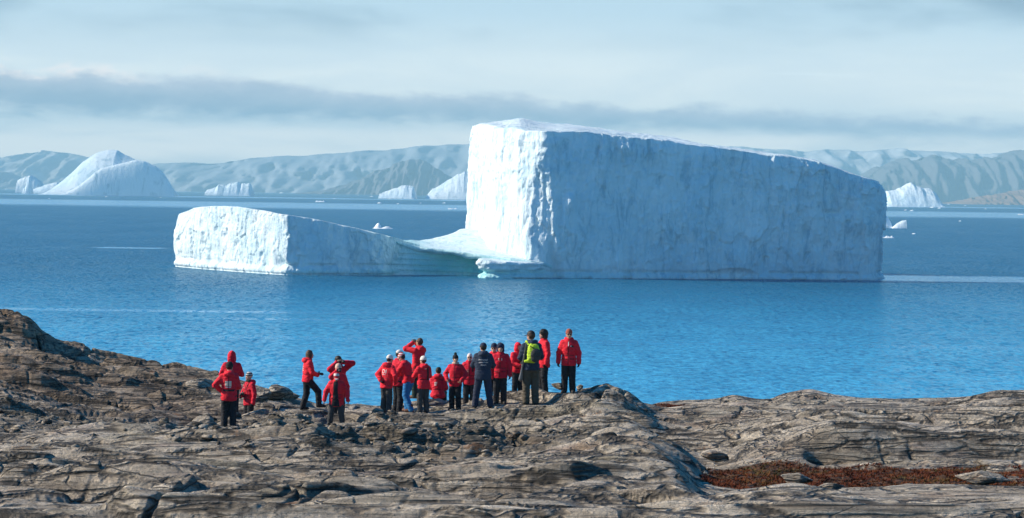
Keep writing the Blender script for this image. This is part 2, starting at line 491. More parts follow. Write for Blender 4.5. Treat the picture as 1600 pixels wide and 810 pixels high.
# ------------------------------------------------------------------ the sea
def build_sea():
    m, t, b = material('fjord_water')
    c = t.n('ShaderNodeTexCoord').outputs['Object']
    s = t.n('ShaderNodeSeparateXYZ')
    t.put(s.inputs[0], c)
    x, y, _ = s.outputs
    # calm slicks lying across the fjord (positions in metres)
    wob = t.noise(t.scale(c, (0.004, 0.0012, 1)), 1.0, 4, 0.6)
    wy = t.m('SUBTRACT', wob, 0.5)

    def slick(y0, half, amp, x0=None, x1=None, soft=40.0):
        yy = t.m('ADD', t.m('SUBTRACT', y, y0), t.m('MULTIPLY', wy, amp))
        f = t.ss(t.m('ABSOLUTE', yy), half * 0.45, half, 1.0, 0.0)
        if x0 is not None:
            f = t.m('MULTIPLY', f, t.ss(x, x0 - soft, x0))
        if x1 is not None:
            f = t.m('MULTIPLY', f, t.ss(x, x1, x1 + soft, 1.0, 0.0))
        return f
    band = slick(3700, 900, 350)
    for f in (slick(6500, 500, 900),
              slick(13500, 1500, 700),
              slick(748, 38, 8, 96, None, 6),
              t.m('MULTIPLY', slick(488, 6, 8, None, -55, 35), 0.75),
              t.m('MULTIPLY', slick(462, 5, 10, -50, -18, 12), 0.6),
              t.m('MULTIPLY', slick(405, 6, 10, -40, 70, 40), 0.35),
              t.m('MULTIPLY', slick(985, 14, 10, -165, -145, 8), 0.9)):
        band = t.m('MAXIMUM', band, f)
    gust = t.noise(t.scale(c, (0.02, 0.006, 1)), 1.0, 5, 0.6)
    gust2 = t.noise(t.scale(c, (0.10, 0.022, 1)), 1.0, 4, 0.6)
    # wavelets of four sizes, given as surface slopes
    def slopes(sc_, rot, k):
        nd = t.n('ShaderNodeTexNoise')
        t.put(nd.inputs['Vector'], t.scale(c, (sc_[0], sc_[1], 1), loc=(k, k * 2, 0), rot=(0, 0, rot)))
        nd.inputs['Scale'].default_value = 1.0
        nd.inputs['Detail'].default_value = 2.0
        nd.inputs['Roughness'].default_value = 0.55
        v = t.n('ShaderNodeVectorMath', operation='SUBTRACT')
        t.put(v.inputs[0], nd.outputs['Color'])
        v.inputs[1].default_value = (0.5, 0.5, 0.5)
        return v.outputs[0]

    def vscale(v, f):
        nd = t.n('ShaderNodeVectorMath', operation='SCALE')
        t.put(nd.inputs[0], v)
        t.put(nd.inputs['Scale'], f)
        return nd.outputs[0]

    def vadd(p, q):
        nd = t.n('ShaderNodeVectorMath', operation='ADD')
        t.put(nd.inputs[0], p)
        t.put(nd.inputs[1], q)
        return nd.outputs[0]
    amp = t.m('MULTIPLY', t.ss(gust, 0.3, 0.7, 0.75, 1.2), t.m('SUBTRACT', 1.0, t.m('MULTIPLY', band, 0.93)))
    sl = vadd(vscale(slopes((0.80, 0.36), 0.05, 3.0), 1.6), vscale(slopes((1.9, 0.9), 0.15, 9.0), 1.3))
    sl = vadd(sl, vscale(slopes((0.07, 0.11), -0.2, 5.0), 0.35))
    sl = vscale(sl, amp)
    flat = t.n('ShaderNodeVectorMath', operation='MULTIPLY')
    t.put(flat.inputs[0], sl)
    flat.inputs[1].default_value = (1.0, 1.0, 0.0)
    nrm = t.n('ShaderNodeVectorMath', operation='NORMALIZE')
    t.put(nrm.inputs[0], vadd(flat.outputs[0], (0.0, 0.0, 1.0)))
    # body colour turns paler and more turquoise towards the shore
    near = t.ss(t.m('ADD', y, t.m('MULTIPLY', t.m('SUBTRACT', gust, 0.5), 120.0)), 270.0, 760.0, 1.0, 0.0)
    body = t.mix(near, (0.003, 0.088, 0.180), (0.058, 0.33, 0.54))
    body = t.mix(t.m('MULTIPLY', t.ss(gust2, 0.4, 0.65), 0.35), body, (0.02, 0.14, 0.27))
    # light scattered back from within the water, and the sky mirrored by the wave faces;
    # ripples hide each other at a low angle, so the mirror never becomes complete
    m.node_tree.nodes.remove(b)
    dif = t.n('ShaderNodeBsdfDiffuse')
    t.put(dif.inputs['Color'], body)
    t.put(dif.inputs['Normal'], nrm.outputs[0])
    gls = t.n('ShaderNodeBsdfGlossy')
    gls.inputs['Color'].default_value = (0.78, 0.92, 1.0, 1.0)
    t.put(gls.inputs['Roughness'], t.m('ADD', 0.14, t.m('MULTIPLY', gust2, 0.08)))
    t.put(gls.inputs['Normal'], nrm.outputs[0])
    fr = t.n('ShaderNodeFresnel')
    fr.inputs['IOR'].default_value = 1.33
    t.put(fr.inputs['Normal'], nrm.outputs[0])
    mx = t.n('ShaderNodeMixShader')
    t.put(mx.inputs[0], t.m('MINIMUM', t.m('MULTIPLY', fr.outputs[0], t.m('ADD', 0.46, t.m('MULTIPLY', band, 0.48))), t.m('ADD', 0.50, t.m('MULTIPLY', band, 0.4))))
    t.put(mx.inputs[1], dif.outputs[0])
    t.put(mx.inputs[2], gls.outputs[0])
    t.put(m.node_tree.nodes['Material Output'].inputs['Surface'], mx.outputs[0])
    X0, X1, Y0, Y1 = -11000, 11000, -150, 18400
    xs = np.linspace(X0, X1, 45)
    ys = np.linspace(Y0, Y1, 67)
    gx, gy = np.meshgrid(xs, ys)
    o = mesh_obj('water', np.stack([gx, gy, gx * 0], -1).reshape(-1, 3), grid_faces(67, 45), m)
    tag(o, 'blue fjord water with small wind ripples and pale calm streaks', kind='structure')
    return o


build_sea()

# ------------------------------------------------------------------ mountains and far ice as ridges
def ridge_z(prof, px):
    a = np.array(prof, float)
    return np.interp(px, a[:, 0], a[:, 1])


def ridge(name, prof, d, front, back, mat, rough=0.12, fp=0.8, nx=260, ny=60, gull=1.0, foot=-1.5, seed=0.0, wob=0.25, nfreq=5.0, parent=None):
    """a ridge standing at distance d whose crest follows prof [(px,row)...]; front/back = half thicknesses in metres"""
    px = np.linspace(prof[0][0], prof[-1][0], nx)
    row = ridge_z(prof, px)
    u, v = px - 800.0, 300.0 - row
    c, s = math.cos(ROLL), math.sin(ROLL)
    ax, az_ = (u * c - v * s) / FX, (u * s + v * c) / FX
    top = H + az_ * d
    x = ax * d
    t = np.linspace(-1, 1, ny)
    tt, xx = np.meshgrid(t, x, indexing='ij')
    zz = np.broadcast_to(top, xx.shape)
    shape = np.where(tt < 0, 1 - np.abs(tt) ** (1 / max(fp, 1e-3)) if fp < 1 else (1 + tt) ** (1 / fp), 1 - tt ** 2)
    if fp < 1:
        shape = np.where(tt < 0, 1 - np.abs(tt) ** (1 / fp), 1 - tt ** 2)
    span = x[-1] - x[0]
    hmax = top.max()
    f = nfreq / max(span, 1)
    n = fbm(xx * f * 3 + seed, tt * 1.3 + seed, seed, 6)
    gl = ridged(xx * f * 4 + seed * 2 + 0.8 * fbm(xx * f * 2, tt * 1.5, seed + 9, 3), tt * 1.1, seed, 5)
    mid = np.clip(1 - np.abs(tt), 0, 1) ** 0.5
    zz = zz * shape + hmax * rough * (n * 0.6 * mid + gull * gl * 0.35 * (np.abs(tt) > 0.02) * mid * (1 - mid * 0.6)) * np.clip(zz / max(hmax, 1) * 3, 0, 1)
    y = d + np.where(tt < 0, tt * front, tt * back) + fbm(xx * f * 6, tt * 2, seed + 4, 4) * front * wob * (1 - mid * 0.3)
    zz = np.where((np.abs(tt) > 0.999), foot, np.maximum(zz, foot))
    zz[:, 0] = foot
    zz[:, -1] = foot
    o = mesh_obj(name, np.stack([xx, y, zz], -1).reshape(-1, 3), grid_faces(ny, nx), mat, parent)
    return o


MT_BLUE = mat_mountain('fell_rock', (0.33, 0.37, 0.42), snow_lo=0.8, snow_hi=0.95)  # rock paled and blued: part of the distance haze is put into its colour
MT_SNOW = mat_mountain('snowy_fell', (0.38, 0.40, 0.43), snow_lo=0.46, snow_hi=0.62, s=0.002)  # rock tone paled towards the sky, mist on the far crests put into the colour
MT_CLIFF = mat_mountain('cliff_rock', (0.15, 0.15, 0.165), snow_lo=0.72, snow_hi=0.85, s=0.006)
MT_BROWN = mat_mountain('skerry_rock', (0.24, 0.16, 0.115), snow_lo=0.9, snow_hi=1.0, s=0.01)

tag(ridge('mountains', [(-260, 266), (-160, 252), (-60, 247), (0, 246), (35, 241), (70, 235), (92, 237), (120, 243), (165, 252), (230, 258), (320, 266)], 16400, 1500, 1500, MT_SNOW, 0.045, seed=1.0, gull=0.5), kind='structure')
tag(ridge('mountains', [(-300, 268), (-120, 258), (-20, 266), (8, 270), (24, 279), (42, 290), (58, 296)], 13800, 600, 900, MT_BLUE, 0.10, seed=2.0), kind='structure')
tag(ridge('mountains', [(80, 296), (150, 276), (215, 262), (245, 256), (290, 254), (330, 256), (400, 247), (470, 242), (540, 238), (600, 235), (650, 230), (700, 227), (760, 224), (850, 226), (950, 232), (1040, 244), (1110, 242), (1150, 248), (1200, 238), (1225, 237), (1260, 250), (1340, 285), (1400, 305)], 15600, 1600, 1800, MT_BLUE, 0.035, seed=3.0, nx=420), kind='structure')
tag(ridge('mountains', [(480, 301), (508, 298), (540, 289), (565, 279), (590, 268), (618, 257), (640, 250), (655, 249), (680, 262), (705, 278), (735, 290), (790, 301)], 13200, 900, 1200, MT_CLIFF, 0.08, seed=4.0, gull=1.6), kind='structure')
tag(ridge('mountains', [(1020, 256), (1060, 240), (1110, 231), (1160, 228), (1210, 234), (1290, 236), (1400, 233), (1480, 238), (1520, 240), (1600, 238), (1750, 232), (1900, 238)], 16400, 1500, 1500, MT_SNOW, 0.05, seed=5.0, gull=0.5), kind='structure')
tag(ridge('mountains', [(1290, 312), (1330, 288), (1352, 279), (1372, 266), (1402, 257), (1440, 251), (1468, 248), (1488, 256), (1504, 251), (1522, 259), (1546, 250), (1566, 243), (1590, 240), (1620, 244), (1680, 232), (1760, 240), (1850, 262)], 13600, 600, 1200, MT_CLIFF, 0.12, fp=0.45, seed=6.0, gull=1.8, nfreq=6.0), kind='structure')
tag(ridge('island', [(1496, 318.5), (1515, 313), (1535, 309), (1556, 305), (1575, 302), (1600, 299), (1640, 297), (1720, 304), (1800, 322)], 10200, 300, 500, MT_BROWN, 0.25, seed=7.0, gull=1.5, ny=50), kind='structure')

# ------------------------------------------------------------------ the air over the fjord
def build_haze():
    m = bpy.data.materials.new('fjord_air')
    m.use_nodes = True
    t = NT(m.node_tree)
    out = m.node_tree.nodes['Material Output']
    m.node_tree.nodes.remove(m.node_tree.nodes['Principled BSDF'])
    v = t.n('ShaderNodeVolumePrincipled')
    v.inputs['Color'].default_value = (0.44, 0.83, 1.0, 1.0)
    v.inputs['Density'].default_value = 0.97e-4
    v.inputs['Anisotropy'].default_value = 0.0
    m.node_tree.links.new(v.outputs[0], out.inputs['Volume'])
    x0, x1, y0, y1, z0, z1 = -11300, 11300, -300, 18700, -5, 505
    V = [(x, y, z) for z in (z0, z1) for y in (y0, y1) for x in (x0, x1)]
    F = [(0, 2, 3, 1), (4, 5, 7, 6), (0, 1, 5, 4), (2, 6, 7, 3), (0, 4, 6, 2), (1, 3, 7, 5)]
    o = mesh_obj('haze', V, np.array(F), m, smooth=False)
    tag(o, 'thin blue sea haze over the whole fjord', kind='stuff')


build_haze()

# ------------------------------------------------------------------ icebergs
def chaikin(pts, n=2, keep=0.12):
    p = np.array(pts, float)
    for _ in range(n):
        q = np.roll(p, -1, 0)
        p = np.stack([p * (1 - keep) + q * keep, p * keep + q * (1 - keep)], 1).reshape(-1, p.shape[1])
        keep = 0.25
    return p


def resample(p, ds):
    q = np.vstack([p, p[:1]])
    L = np.concatenate([[0], np.cumsum(np.linalg.norm(np.diff(q, axis=0), axis=1))])
    n = int(L[-1] / ds)
    s = np.linspace(0, L[-1], n, endpoint=False)
    return np.stack([np.interp(s, L, q[:, 0]), np.interp(s, L, q[:, 1])], 1), s


def block_berg(name, poly, topf, disp, parent, mat, ds=0.35, nz=110, caps=26, teal=None, zb=-1.2, rim=0.5):
    p, s = resample(chaikin(poly, 2, 0.06), ds)
    n = len(p)
    t = np.roll(p, -2, 0) - np.roll(p, 2, 0)
    nr = np.stack([t[:, 1], -t[:, 0]], 1)
    nr /= np.linalg.norm(nr, axis=1, keepdims=True)
    area = np.sum(p[:, 0] * np.roll(p[:, 1], -1) - np.roll(p[:, 0], -1) * p[:, 1])
    if area < 0:
        nr = -nr
    top = topf(p[:, 0], p[:, 1])
    tt = np.linspace(0, 1, nz)[:, None]
    z = zb + tt * (top[None] - zb)
    S = np.broadcast_to(s, z.shape)
    dd = disp(S, z, p[None, :, 0] + 0 * z, p[None, :, 1] + 0 * z, z / np.maximum(top[None], 1))
    x = p[None, :, 0] + nr[None, :, 0] * dd
    y = p[None, :, 1] + nr[None, :, 1] * dd
    # ragged, slightly rounded rim
    z = z - rim * np.exp(-((1 - tt) / 0.010)) * (0.35 + 0.5 * np.clip(fbm(S * 0.25, S * 0.05, 2.0, 4), -0.3, 1.5))
    V = [np.stack([x, y, z], -1)]
    cx, cy = x[-1].mean(), y[-1].mean()
    for k in range(1, caps + 1):
        f = 1 - (k / caps) ** 1.0
        f = max(f, 0.001)
        xx = cx + (x[-1] - cx) * f
        yy = cy + (y[-1] - cy) * f
        zz = topf(xx, yy) + 0.35 * fbm(xx * 0.08, yy * 0.08, 1.0, 4) * min(1, k / 3)
        V.append(np.stack([xx, yy, zz], -1)[None])
    V = np.concatenate(V, 0)
    R = V.shape[0]
    tl = np.zeros((R, n)) if teal is None else np.clip(teal(V[..., 0], V[..., 1], V[..., 2]), 0, 1)
    return mesh_obj(name, V.reshape(-1, 3), grid_faces(R, n, True), mat, parent, attrs={'teal': tl})


def facets(S, z, fs, fz, seed):
    """broken planes of ice: each cell of the wall is a tilted flat"""
    wv = fbm(S * fs * 0.8 + seed, z * fz * 0.8, seed, 3) * 0.35
    f1, f2, r1, r2, ox, oy = worley(S * fs + wv + seed * 7, z * fz + wv + seed * 3)
    return (r1 - 0.5) * 0.9 + (r2 - 0.5) * ox * 2.4 + (((r1 * 7.3) % 1.0) - 0.5) * oy * 2.0


def build_main_berg():
    A = P(852, 434, 706)
    B = P(1366, 438, 728)
    root = empty('iceberg', (20, 730, 0))
    tag(root, 'huge tabular iceberg with sunlit left cliff and long blue face, joined to a low block', 'iceberg')
    inv = Matrix.Translation((-20, -730, 0))

    def loc(pts):
        return [(q[0] - 20, q[1] - 730) for q in pts]
    C = (-15.5, 800.0)
    a = (A.x, 706.0)
    bq = (B.x, 728.0)
    poly = loc([(1.0, 713), (a[0] - 1.2, 705), (40, 711), (72, 720), (bq[0] - 1.6, 728), (bq[0] + 4.5, 748), (bq[0] - 8, 772), (62, 792), (20, 812), C, (-14.2, 785), (-9, 750), (-6, 728)])
    # top surface from rim heights seen in the photograph
    fr = np.array([(852, 204), (900, 205), (1000, 216), (1040, 220), (1100, 230), (1160, 238), (1240, 248), (1275, 254), (1300, 264), (1330, 275), (1360, 284), (1385, 296)], float)
    fz = [(P(q[0], q[1], 712 + (q[0] - 852) * 0.04).x, P(q[0], q[1], 712 + (q[0] - 852) * 0.04).z) for q in fr]
    fx_, fz_ = np.array(fz).T
    br = np.array([(730, 196), (760, 192), (816, 188), (880, 194), (950, 203), (1040, 214), (1100, 226), (1240, 246), (1385, 295)], float)
    bz = [(P(q[0], q[1], 790).x, P(q[0], q[1], 790).z) for q in br]
    bx_, bz_ = np.array(bz).T

    def topf(x, y):
        X, Y = x + 20, y + 730
        f = np.interp(X, fx_, fz_)
        bk = np.interp(X, bx_, bz_)
        w = np.clip((Y - 712) / 78.0, 0, 1)
        return f * (1 - w) + bk * w + 0.45 * fbm(X * 0.07, Y * 0.07, 2.0, 3) + 0.3 * np.clip(fbm(X * 0.35, Y * 0.35, 5.0, 3), -0.6, 0.3) + 1.2 * np.exp(-((X - 2) / 3.5) ** 2) * np.exp(-((Y - 760) / 25.0) ** 2)

    def disp(S, z, x, y, tn):
        X = x + 20
        flute = fbm(S * 0.16, z * 0.022, 3.0, 4)
        fine = ridged(S * 0.42, z * 0.06, 7.0, 4)
        chip = fbm(S * 0.30, z * 0.22, 11.0, 5)
        tiny = fbm(S * 1.1, z * 0.7, 2.0, 4)
        corner = np.exp(-((X - 9) / 9.0) ** 2)
        patch = 0.4 + 0.9 * np.clip(0.5 + fbm(S * 0.05, z * 0.06, 41.0, 3), 0, 1)
        left = sst(X, 8.5, 5.0)
        d = 0.7 * flute + 0.30 * fine * patch + 0.25 * chip * patch + 0.12 * tiny
        d += 0.55 * facets(S, z, 0.16, 0.07, 1.0) * patch + 0.30 * facets(S, z, 0.45, 0.22, 2.0) * patch + 0.10 * facets(S, z, 1.3, 0.7, 3.0)
        d = d * (1.45 - 0.35 * corner) * (1 - 0.5 * left)
        # diagonal scars high on the face
        sc_ = ridged(S * 0.10 + z * 0.07, z * 0.16 - S * 0.03, 5.0, 4)
        d += 0.5 * np.clip(sc_ - 0.5, 0, 1) * sst(tn, 0.4, 0.8)
        # a buttress leaning out at the sunlit corner, dropping to the ice foot
        d += 3.2 * np.exp(-((X - (5.0 + (25 - z) * 0.10)) / 2.2) ** 2) * sst(z, 34, 8)
        d += 2.0 * np.exp(-((X - (13.0 - (z) * 0.10)) / 1.7) ** 2) * sst(z, 30, 14) * sst(z, 2, 12)
        d -= 1.8 * np.exp(-((X - (10.5 + (20 - z) * 0.12)) / 1.6) ** 2) * sst(z, 36, 20)
        d += 1.7 * np.exp(-((X - 17.0) / 1.4) ** 2 - ((z - 22) / 3.0) ** 2)
        # scalloped hollows low on the right
        d -= 1.3 * np.clip(1 - (((X - 66) / 8.5) ** 2 + ((z - 0.0) / 3.3) ** 2), 0, 1) ** 0.5
        d += 0.9 * np.clip(1 - (((X - 62) / 17.0) ** 2 + ((z - 2.0) / 9.0) ** 2), 0, 1)
        for (cx, cz, rx, rz, dep) in ((88, 14, 1.2, 2.4, 1.5), (91, 10.5, 1.4, 1.6, 1.2), (96, 20, 2.4, 0.9, 1.6), (94, 8, 1.0, 4.0, 0.8), (101, 21, 1.2, 2.5, 1.2)):
            d -= dep * np.exp(-((X - cx) / rx) ** 2 - ((z - cz) / rz) ** 2)
        d += 1.3 * sst(X, 94, 106) * sst(z, 10, 22)
        # wave-cut notch and foot
        d += 0.7 * np.exp(-((z - 0.3) / 0.9) ** 2) - 0.8 * np.exp(-((z - 1.9) / 0.35) ** 2) * (fbm(S * 0.05, 1.0, 4.0, 2) > 0)
        d = d * (1 - 0.6 * sst(tn, 0.9, 1.0))
        return d - 2.0 * tn * (X < 2)

    block_berg('tall_block', poly, topf, disp, root, ICE, 0.35, 130, teal=lambda x, y, z: 0.35 * sst(z, 3.0, 0.5) * sst(x + 20, 60, 10))

    # low block in front-left
    K_, L_, R_ = P(446, 430, 700), P(274, 417, 762), P(664, 429, 721)
    poly2 = loc([(K_.x, K_.y), (-52, 703), (-38, 709), (R_.x - 2, 721), (-19, 736), (-26, 752), (-50, 752), (-72, 770), (-96, 785), (L_.x, L_.y), (-94, 741), (-80, 720)])
    lf = np.array([(264, 336), (300, 327), (302, 324), (330, 322), (372, 323), (410, 328), (446, 334.5), (500, 344), (560, 357), (610, 369), (650, 379), (700, 386)], float)
    dl = np.interp(lf[:, 0], [264, 446, 700], [764, 700, 722])
    lz = np.array([(P(q[0], q[1], d).x, P(q[0], q[1], d).z) for q, d in zip(lf, dl)])

    def topf2(x, y):
        X, Y = x + 20, y + 730
        base = np.interp(X, lz[:, 0], lz[:, 1])
        yf = np.interp(X, [-107, -66, -19], [762, 700, 720])
        return base - 0.11 * np.clip(Y - yf, 0, 40)

    def disp2(S, z, x, y, tn):
        X = x + 20
        left = sst(X, -64, -67)
        d = 0.7 * fbm(S * 0.16, z * 0.05, 13.0, 4) + 0.4 * ridged(S * 0.4, z * 0.12, 17.0, 4) + 0.4 * fbm(S * 0.35, z * 0.3, 21.0, 5) + 0.15 * fbm(S * 1.2, z, 4.0, 3)
        d = 0.5 * d + 0.40 * facets(S, z, 0.2, 0.16, 5.0) + 0.22 * facets(S, z, 0.55, 0.4, 6.0)
        d *= 1.0 - 0.25 * left
        d -= 1.3 * np.clip(fbm(S * 0.22, z * 0.2, 30.0, 4) - 0.35, 0, 1) * sst(tn, 0.95, 0.7)
        d += 1.3 * sst(X, -92, -106) * np.sin(np.clip(tn, 0, 1) * 3.14 * 1.1)
        d -= 1.2 * np.exp(-((X + 67) / 1.1) ** 2 - ((z - 3.5) / 1.6) ** 2)
        d += 0.9 * sst(z, 2.6, 1.2) - 0.9 * np.exp(-((z - 3.0) / 0.35) ** 2) * sst(fbm(S * 0.06, 3.0, 1.0, 2), -0.1, 0.2)
        d -= 0.5 * np.exp(-((z - 0.2) / 0.3) ** 2)
        return d

    block_berg('low_block', poly2, topf2, disp2, root, ICE, 0.3, 80, teal=lambda x, y, z: 0.26 * sst(x + 20, -52, -28) + 0.30 * sst(z, 2.6, 1.0) * sst(x + 20, -66, -60))

    # snow saddle joining both, overhanging a wet teal recess
    secs = [  # px, lip row, lip d, back row, back d
        (596, 370, 712, 366.5, 732), (630, 380, 715, 375, 735), (655, 386, 716, 377, 742), (680, 389, 715, 372, 752), (700, 391, 714, 367, 760), (718, 393, 712, 359, 766),
        (745, 397, 709, 356, 768), (775, 402, 706, 358, 768), (800, 404, 703, 366, 760), (830, 408, 701, 380, 745), (850, 411, 703, 392, 738), (868, 417, 709, 404, 732), (885, 424, 718, 414, 730)]
    su = np.array(secs, float)
    pxs = np.linspace(596, 885, 150)
    cols = [np.interp(pxs, su[:, 0], su[:, i]) for i in range(1, 5)]
    nt_ = 40
    V = []
    for j in range(nt_):
        f = j / (nt_ - 1)
        ff = f ** 1.0
        row_v = []
        for i, px in enumerate(pxs):
            l = P(px, cols[0][i], cols[1][i])
            bk = P(px, cols[2][i], cols[3][i])
            q = l.lerp(bk, ff)
            q.z = l.z + (bk.z - l.z) * (0.45 * f + 0.55 * f * f)
            row_v.append((q.x, q.y, q.z))
        V.append(row_v)
    V = np.array(V)
    wob = fbm(V[..., 0] * 0.12, V[..., 1] * 0.12, 2.0, 4)
    V[..., 2] += 0.35 * wob * np.linspace(0.4, 1, nt_)[:, None]
    front = []
    lip = V[0]
    wl = fbm(lip[:, 0] * 0.2, lip[:, 0] * 0.05, 9.0, 3)
    for dz, dyy in ((-0.25, -0.25), (-0.7, -0.2), (-1.1, 0.25), (-1.35, 1.0), (-1.5, 3.0), (-1.6, 9.0)):
        r = lip.copy()
        r[:, 2] = lip[:, 2] + dz * (1 + 0.3 * wl)
        r[:, 1] = lip[:, 1] + dyy + 0.5 * wl
        front.append(r)
    back = []
    for zz in (-1.0,):
        r = V[-1].copy()
        r[:, 2] = zz
        r[:, 1] += 1.5
        back.append(r)
    V = np.concatenate([np.array(front[::-1]), V, np.array(back)], 0)
    V[..., 0] -= 20
    V[..., 1] -= 730
    tl = np.broadcast_to(np.clip(0.5 * sst(pxs, 690, 600) + 0.0, 0, 1), V.shape[:2]).copy()
    tl[:7] = np.maximum(tl[:7], 0.35)
    mesh_obj('snow_saddle', V.reshape(-1, 3), grid_faces(V.shape[0], V.shape[1]), ICE, root, attrs={'teal': tl})

    # recess wall, stepped by old waterlines
    px2 = np.linspace(610, 880, 180)
    V, T = [], []
    zs = np.linspace(-0.8, 9.0, 70)
    for z in zs:
        r = []
        for px in px2:
            dd = np.interp(px, [610, 650, 690, 740, 756, 764, 820, 850, 880], [712, 715, 717.5, 717, 712, 699, 699, 704, 716])
            step = 0.45 * (((z * 0.62 + 0.04 * (px - 700) / 10) % 1.0) > 0.62) + 0.35 * float(perlin(px * 0.05, z * 0.5, 3.0))
            bulge = 1.6 * math.exp(-((z - 0.4) / 1.3) ** 2) * (px > 756) + 1.2 * math.exp(-((z - 4.6) / 0.9) ** 2) * math.exp(-((px - 775) / 22) ** 2)
            q = P(px, 400, dd)
            r.append((q.x - 20, dd - step - bulge - 730 + 0.28 * z, z))
        V.append(r)
    V = np.array(V)
    tx = np.interp(px2, [610, 640, 660, 750, 757, 764, 800, 930], [0.25, 0.4, 0.65, 1.0, 0.9, 0.35, 0.45, 0.2])
    T = np.broadcast_to(tx, V.shape[:2]) * np.where(V[..., 2] < 0.9, 0.75, 1.0)
    lz_ = np.interp(px2, pxs, lip[:, 2] - 1.0)
    V[..., 2] = np.minimum(V[..., 2], lz_[None])
    mesh_obj('wet_undercut', V.reshape(-1, 3), grid_faces(len(zs), len(px2)), ICE, root, attrs={'teal': T})
    # the little ledge hanging over the recess
    lp = loc([(-9.2, 698.5), (-6, 696.5), (0, 697), (7, 700), (10, 704), (6, 712), (-6, 712), (-9.5, 706)])
    block_berg('ice_ledge', lp, lambda x, y: 5.1 - 0.05 * (x + 26) + 0.03 * (y + 32) + 0 * x, lambda S, z, x, y, tn: 0.5 * fbm(S * 0.3, z * 0.6, 5.0, 4) - 1.8 * np.exp(-((z - 1.6) / 0.7) ** 2) + 0.6 * np.exp(-((z - 4.2) / 0.6) ** 2), root, ICE, 0.25, 34, 10, rim=0.3, teal=lambda x, y, z: 0.5 * sst(z, 3.4, 1.5))
    return root


build_main_berg()


def far_berg(prof, d, front, back, label, group=None, rough=0.16, fp=0.5, seed=0.0, name='iceberg', extra=()):
    mx = P(sum(p[0] for p in prof) / len(prof), 300, d)
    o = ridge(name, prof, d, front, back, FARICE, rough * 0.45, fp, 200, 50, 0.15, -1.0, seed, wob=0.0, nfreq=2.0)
    tag(o, label, 'iceberg', group)
    for e in extra:
        ridge(*e)
    return o


# the broad far berg at the left: a sunlit ramp rising to a crest, with a second crest behind
lb = empty('iceberg', (P(170, 300, 6600).x, 6600, 0))
tag(lb, 'far dome shaped iceberg with blue shaded front and bright white ramp up its left side', 'iceberg')


def lb_part(name, prof, d, front, back, **kw):
    o = ridge(name, prof, d, front, back, FARICE, parent=lb, gull=0.1, wob=0.0, nfreq=1.6, **kw)
    o.matrix_parent_inverse = Matrix.Translation(-lb.location)
    return o


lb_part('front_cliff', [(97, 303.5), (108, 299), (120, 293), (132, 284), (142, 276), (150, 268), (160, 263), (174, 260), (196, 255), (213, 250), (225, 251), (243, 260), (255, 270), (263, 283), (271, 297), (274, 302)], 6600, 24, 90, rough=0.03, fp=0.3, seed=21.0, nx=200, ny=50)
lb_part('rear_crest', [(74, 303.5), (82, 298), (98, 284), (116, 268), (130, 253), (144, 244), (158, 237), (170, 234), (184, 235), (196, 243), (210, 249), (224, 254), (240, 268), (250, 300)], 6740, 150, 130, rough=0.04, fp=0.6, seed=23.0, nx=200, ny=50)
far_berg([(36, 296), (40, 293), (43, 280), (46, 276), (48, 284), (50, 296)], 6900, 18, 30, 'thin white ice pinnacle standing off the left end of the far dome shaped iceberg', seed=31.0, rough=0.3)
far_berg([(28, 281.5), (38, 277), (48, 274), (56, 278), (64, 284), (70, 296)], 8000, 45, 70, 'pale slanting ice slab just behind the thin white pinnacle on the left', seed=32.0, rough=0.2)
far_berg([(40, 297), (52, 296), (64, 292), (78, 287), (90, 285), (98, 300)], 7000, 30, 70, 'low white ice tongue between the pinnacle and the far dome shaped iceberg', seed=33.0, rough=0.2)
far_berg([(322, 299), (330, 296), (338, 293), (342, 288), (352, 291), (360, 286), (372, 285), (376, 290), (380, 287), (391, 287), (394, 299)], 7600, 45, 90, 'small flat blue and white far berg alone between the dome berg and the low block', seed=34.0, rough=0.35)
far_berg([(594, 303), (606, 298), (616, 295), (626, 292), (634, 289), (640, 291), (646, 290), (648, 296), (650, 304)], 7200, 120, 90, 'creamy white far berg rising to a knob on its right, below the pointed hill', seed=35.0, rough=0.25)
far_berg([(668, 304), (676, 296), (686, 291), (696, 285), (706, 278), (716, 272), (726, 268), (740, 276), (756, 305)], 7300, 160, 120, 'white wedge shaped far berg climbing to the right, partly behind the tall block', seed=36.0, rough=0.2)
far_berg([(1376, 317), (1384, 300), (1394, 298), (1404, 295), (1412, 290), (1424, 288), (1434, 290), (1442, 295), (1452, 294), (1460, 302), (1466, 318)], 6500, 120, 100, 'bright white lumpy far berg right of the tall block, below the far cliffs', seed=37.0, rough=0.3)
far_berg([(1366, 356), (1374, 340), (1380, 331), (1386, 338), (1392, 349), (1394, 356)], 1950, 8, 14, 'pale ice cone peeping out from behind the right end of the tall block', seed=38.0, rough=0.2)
far_berg([(1394, 356), (1402, 349), (1410, 345), (1417, 344), (1418, 350), (1416, 356)], 1940, 5, 9, 'pale blue wedge of ice sloping up to the right beside the tall block', seed=39.0, rough=0.15)

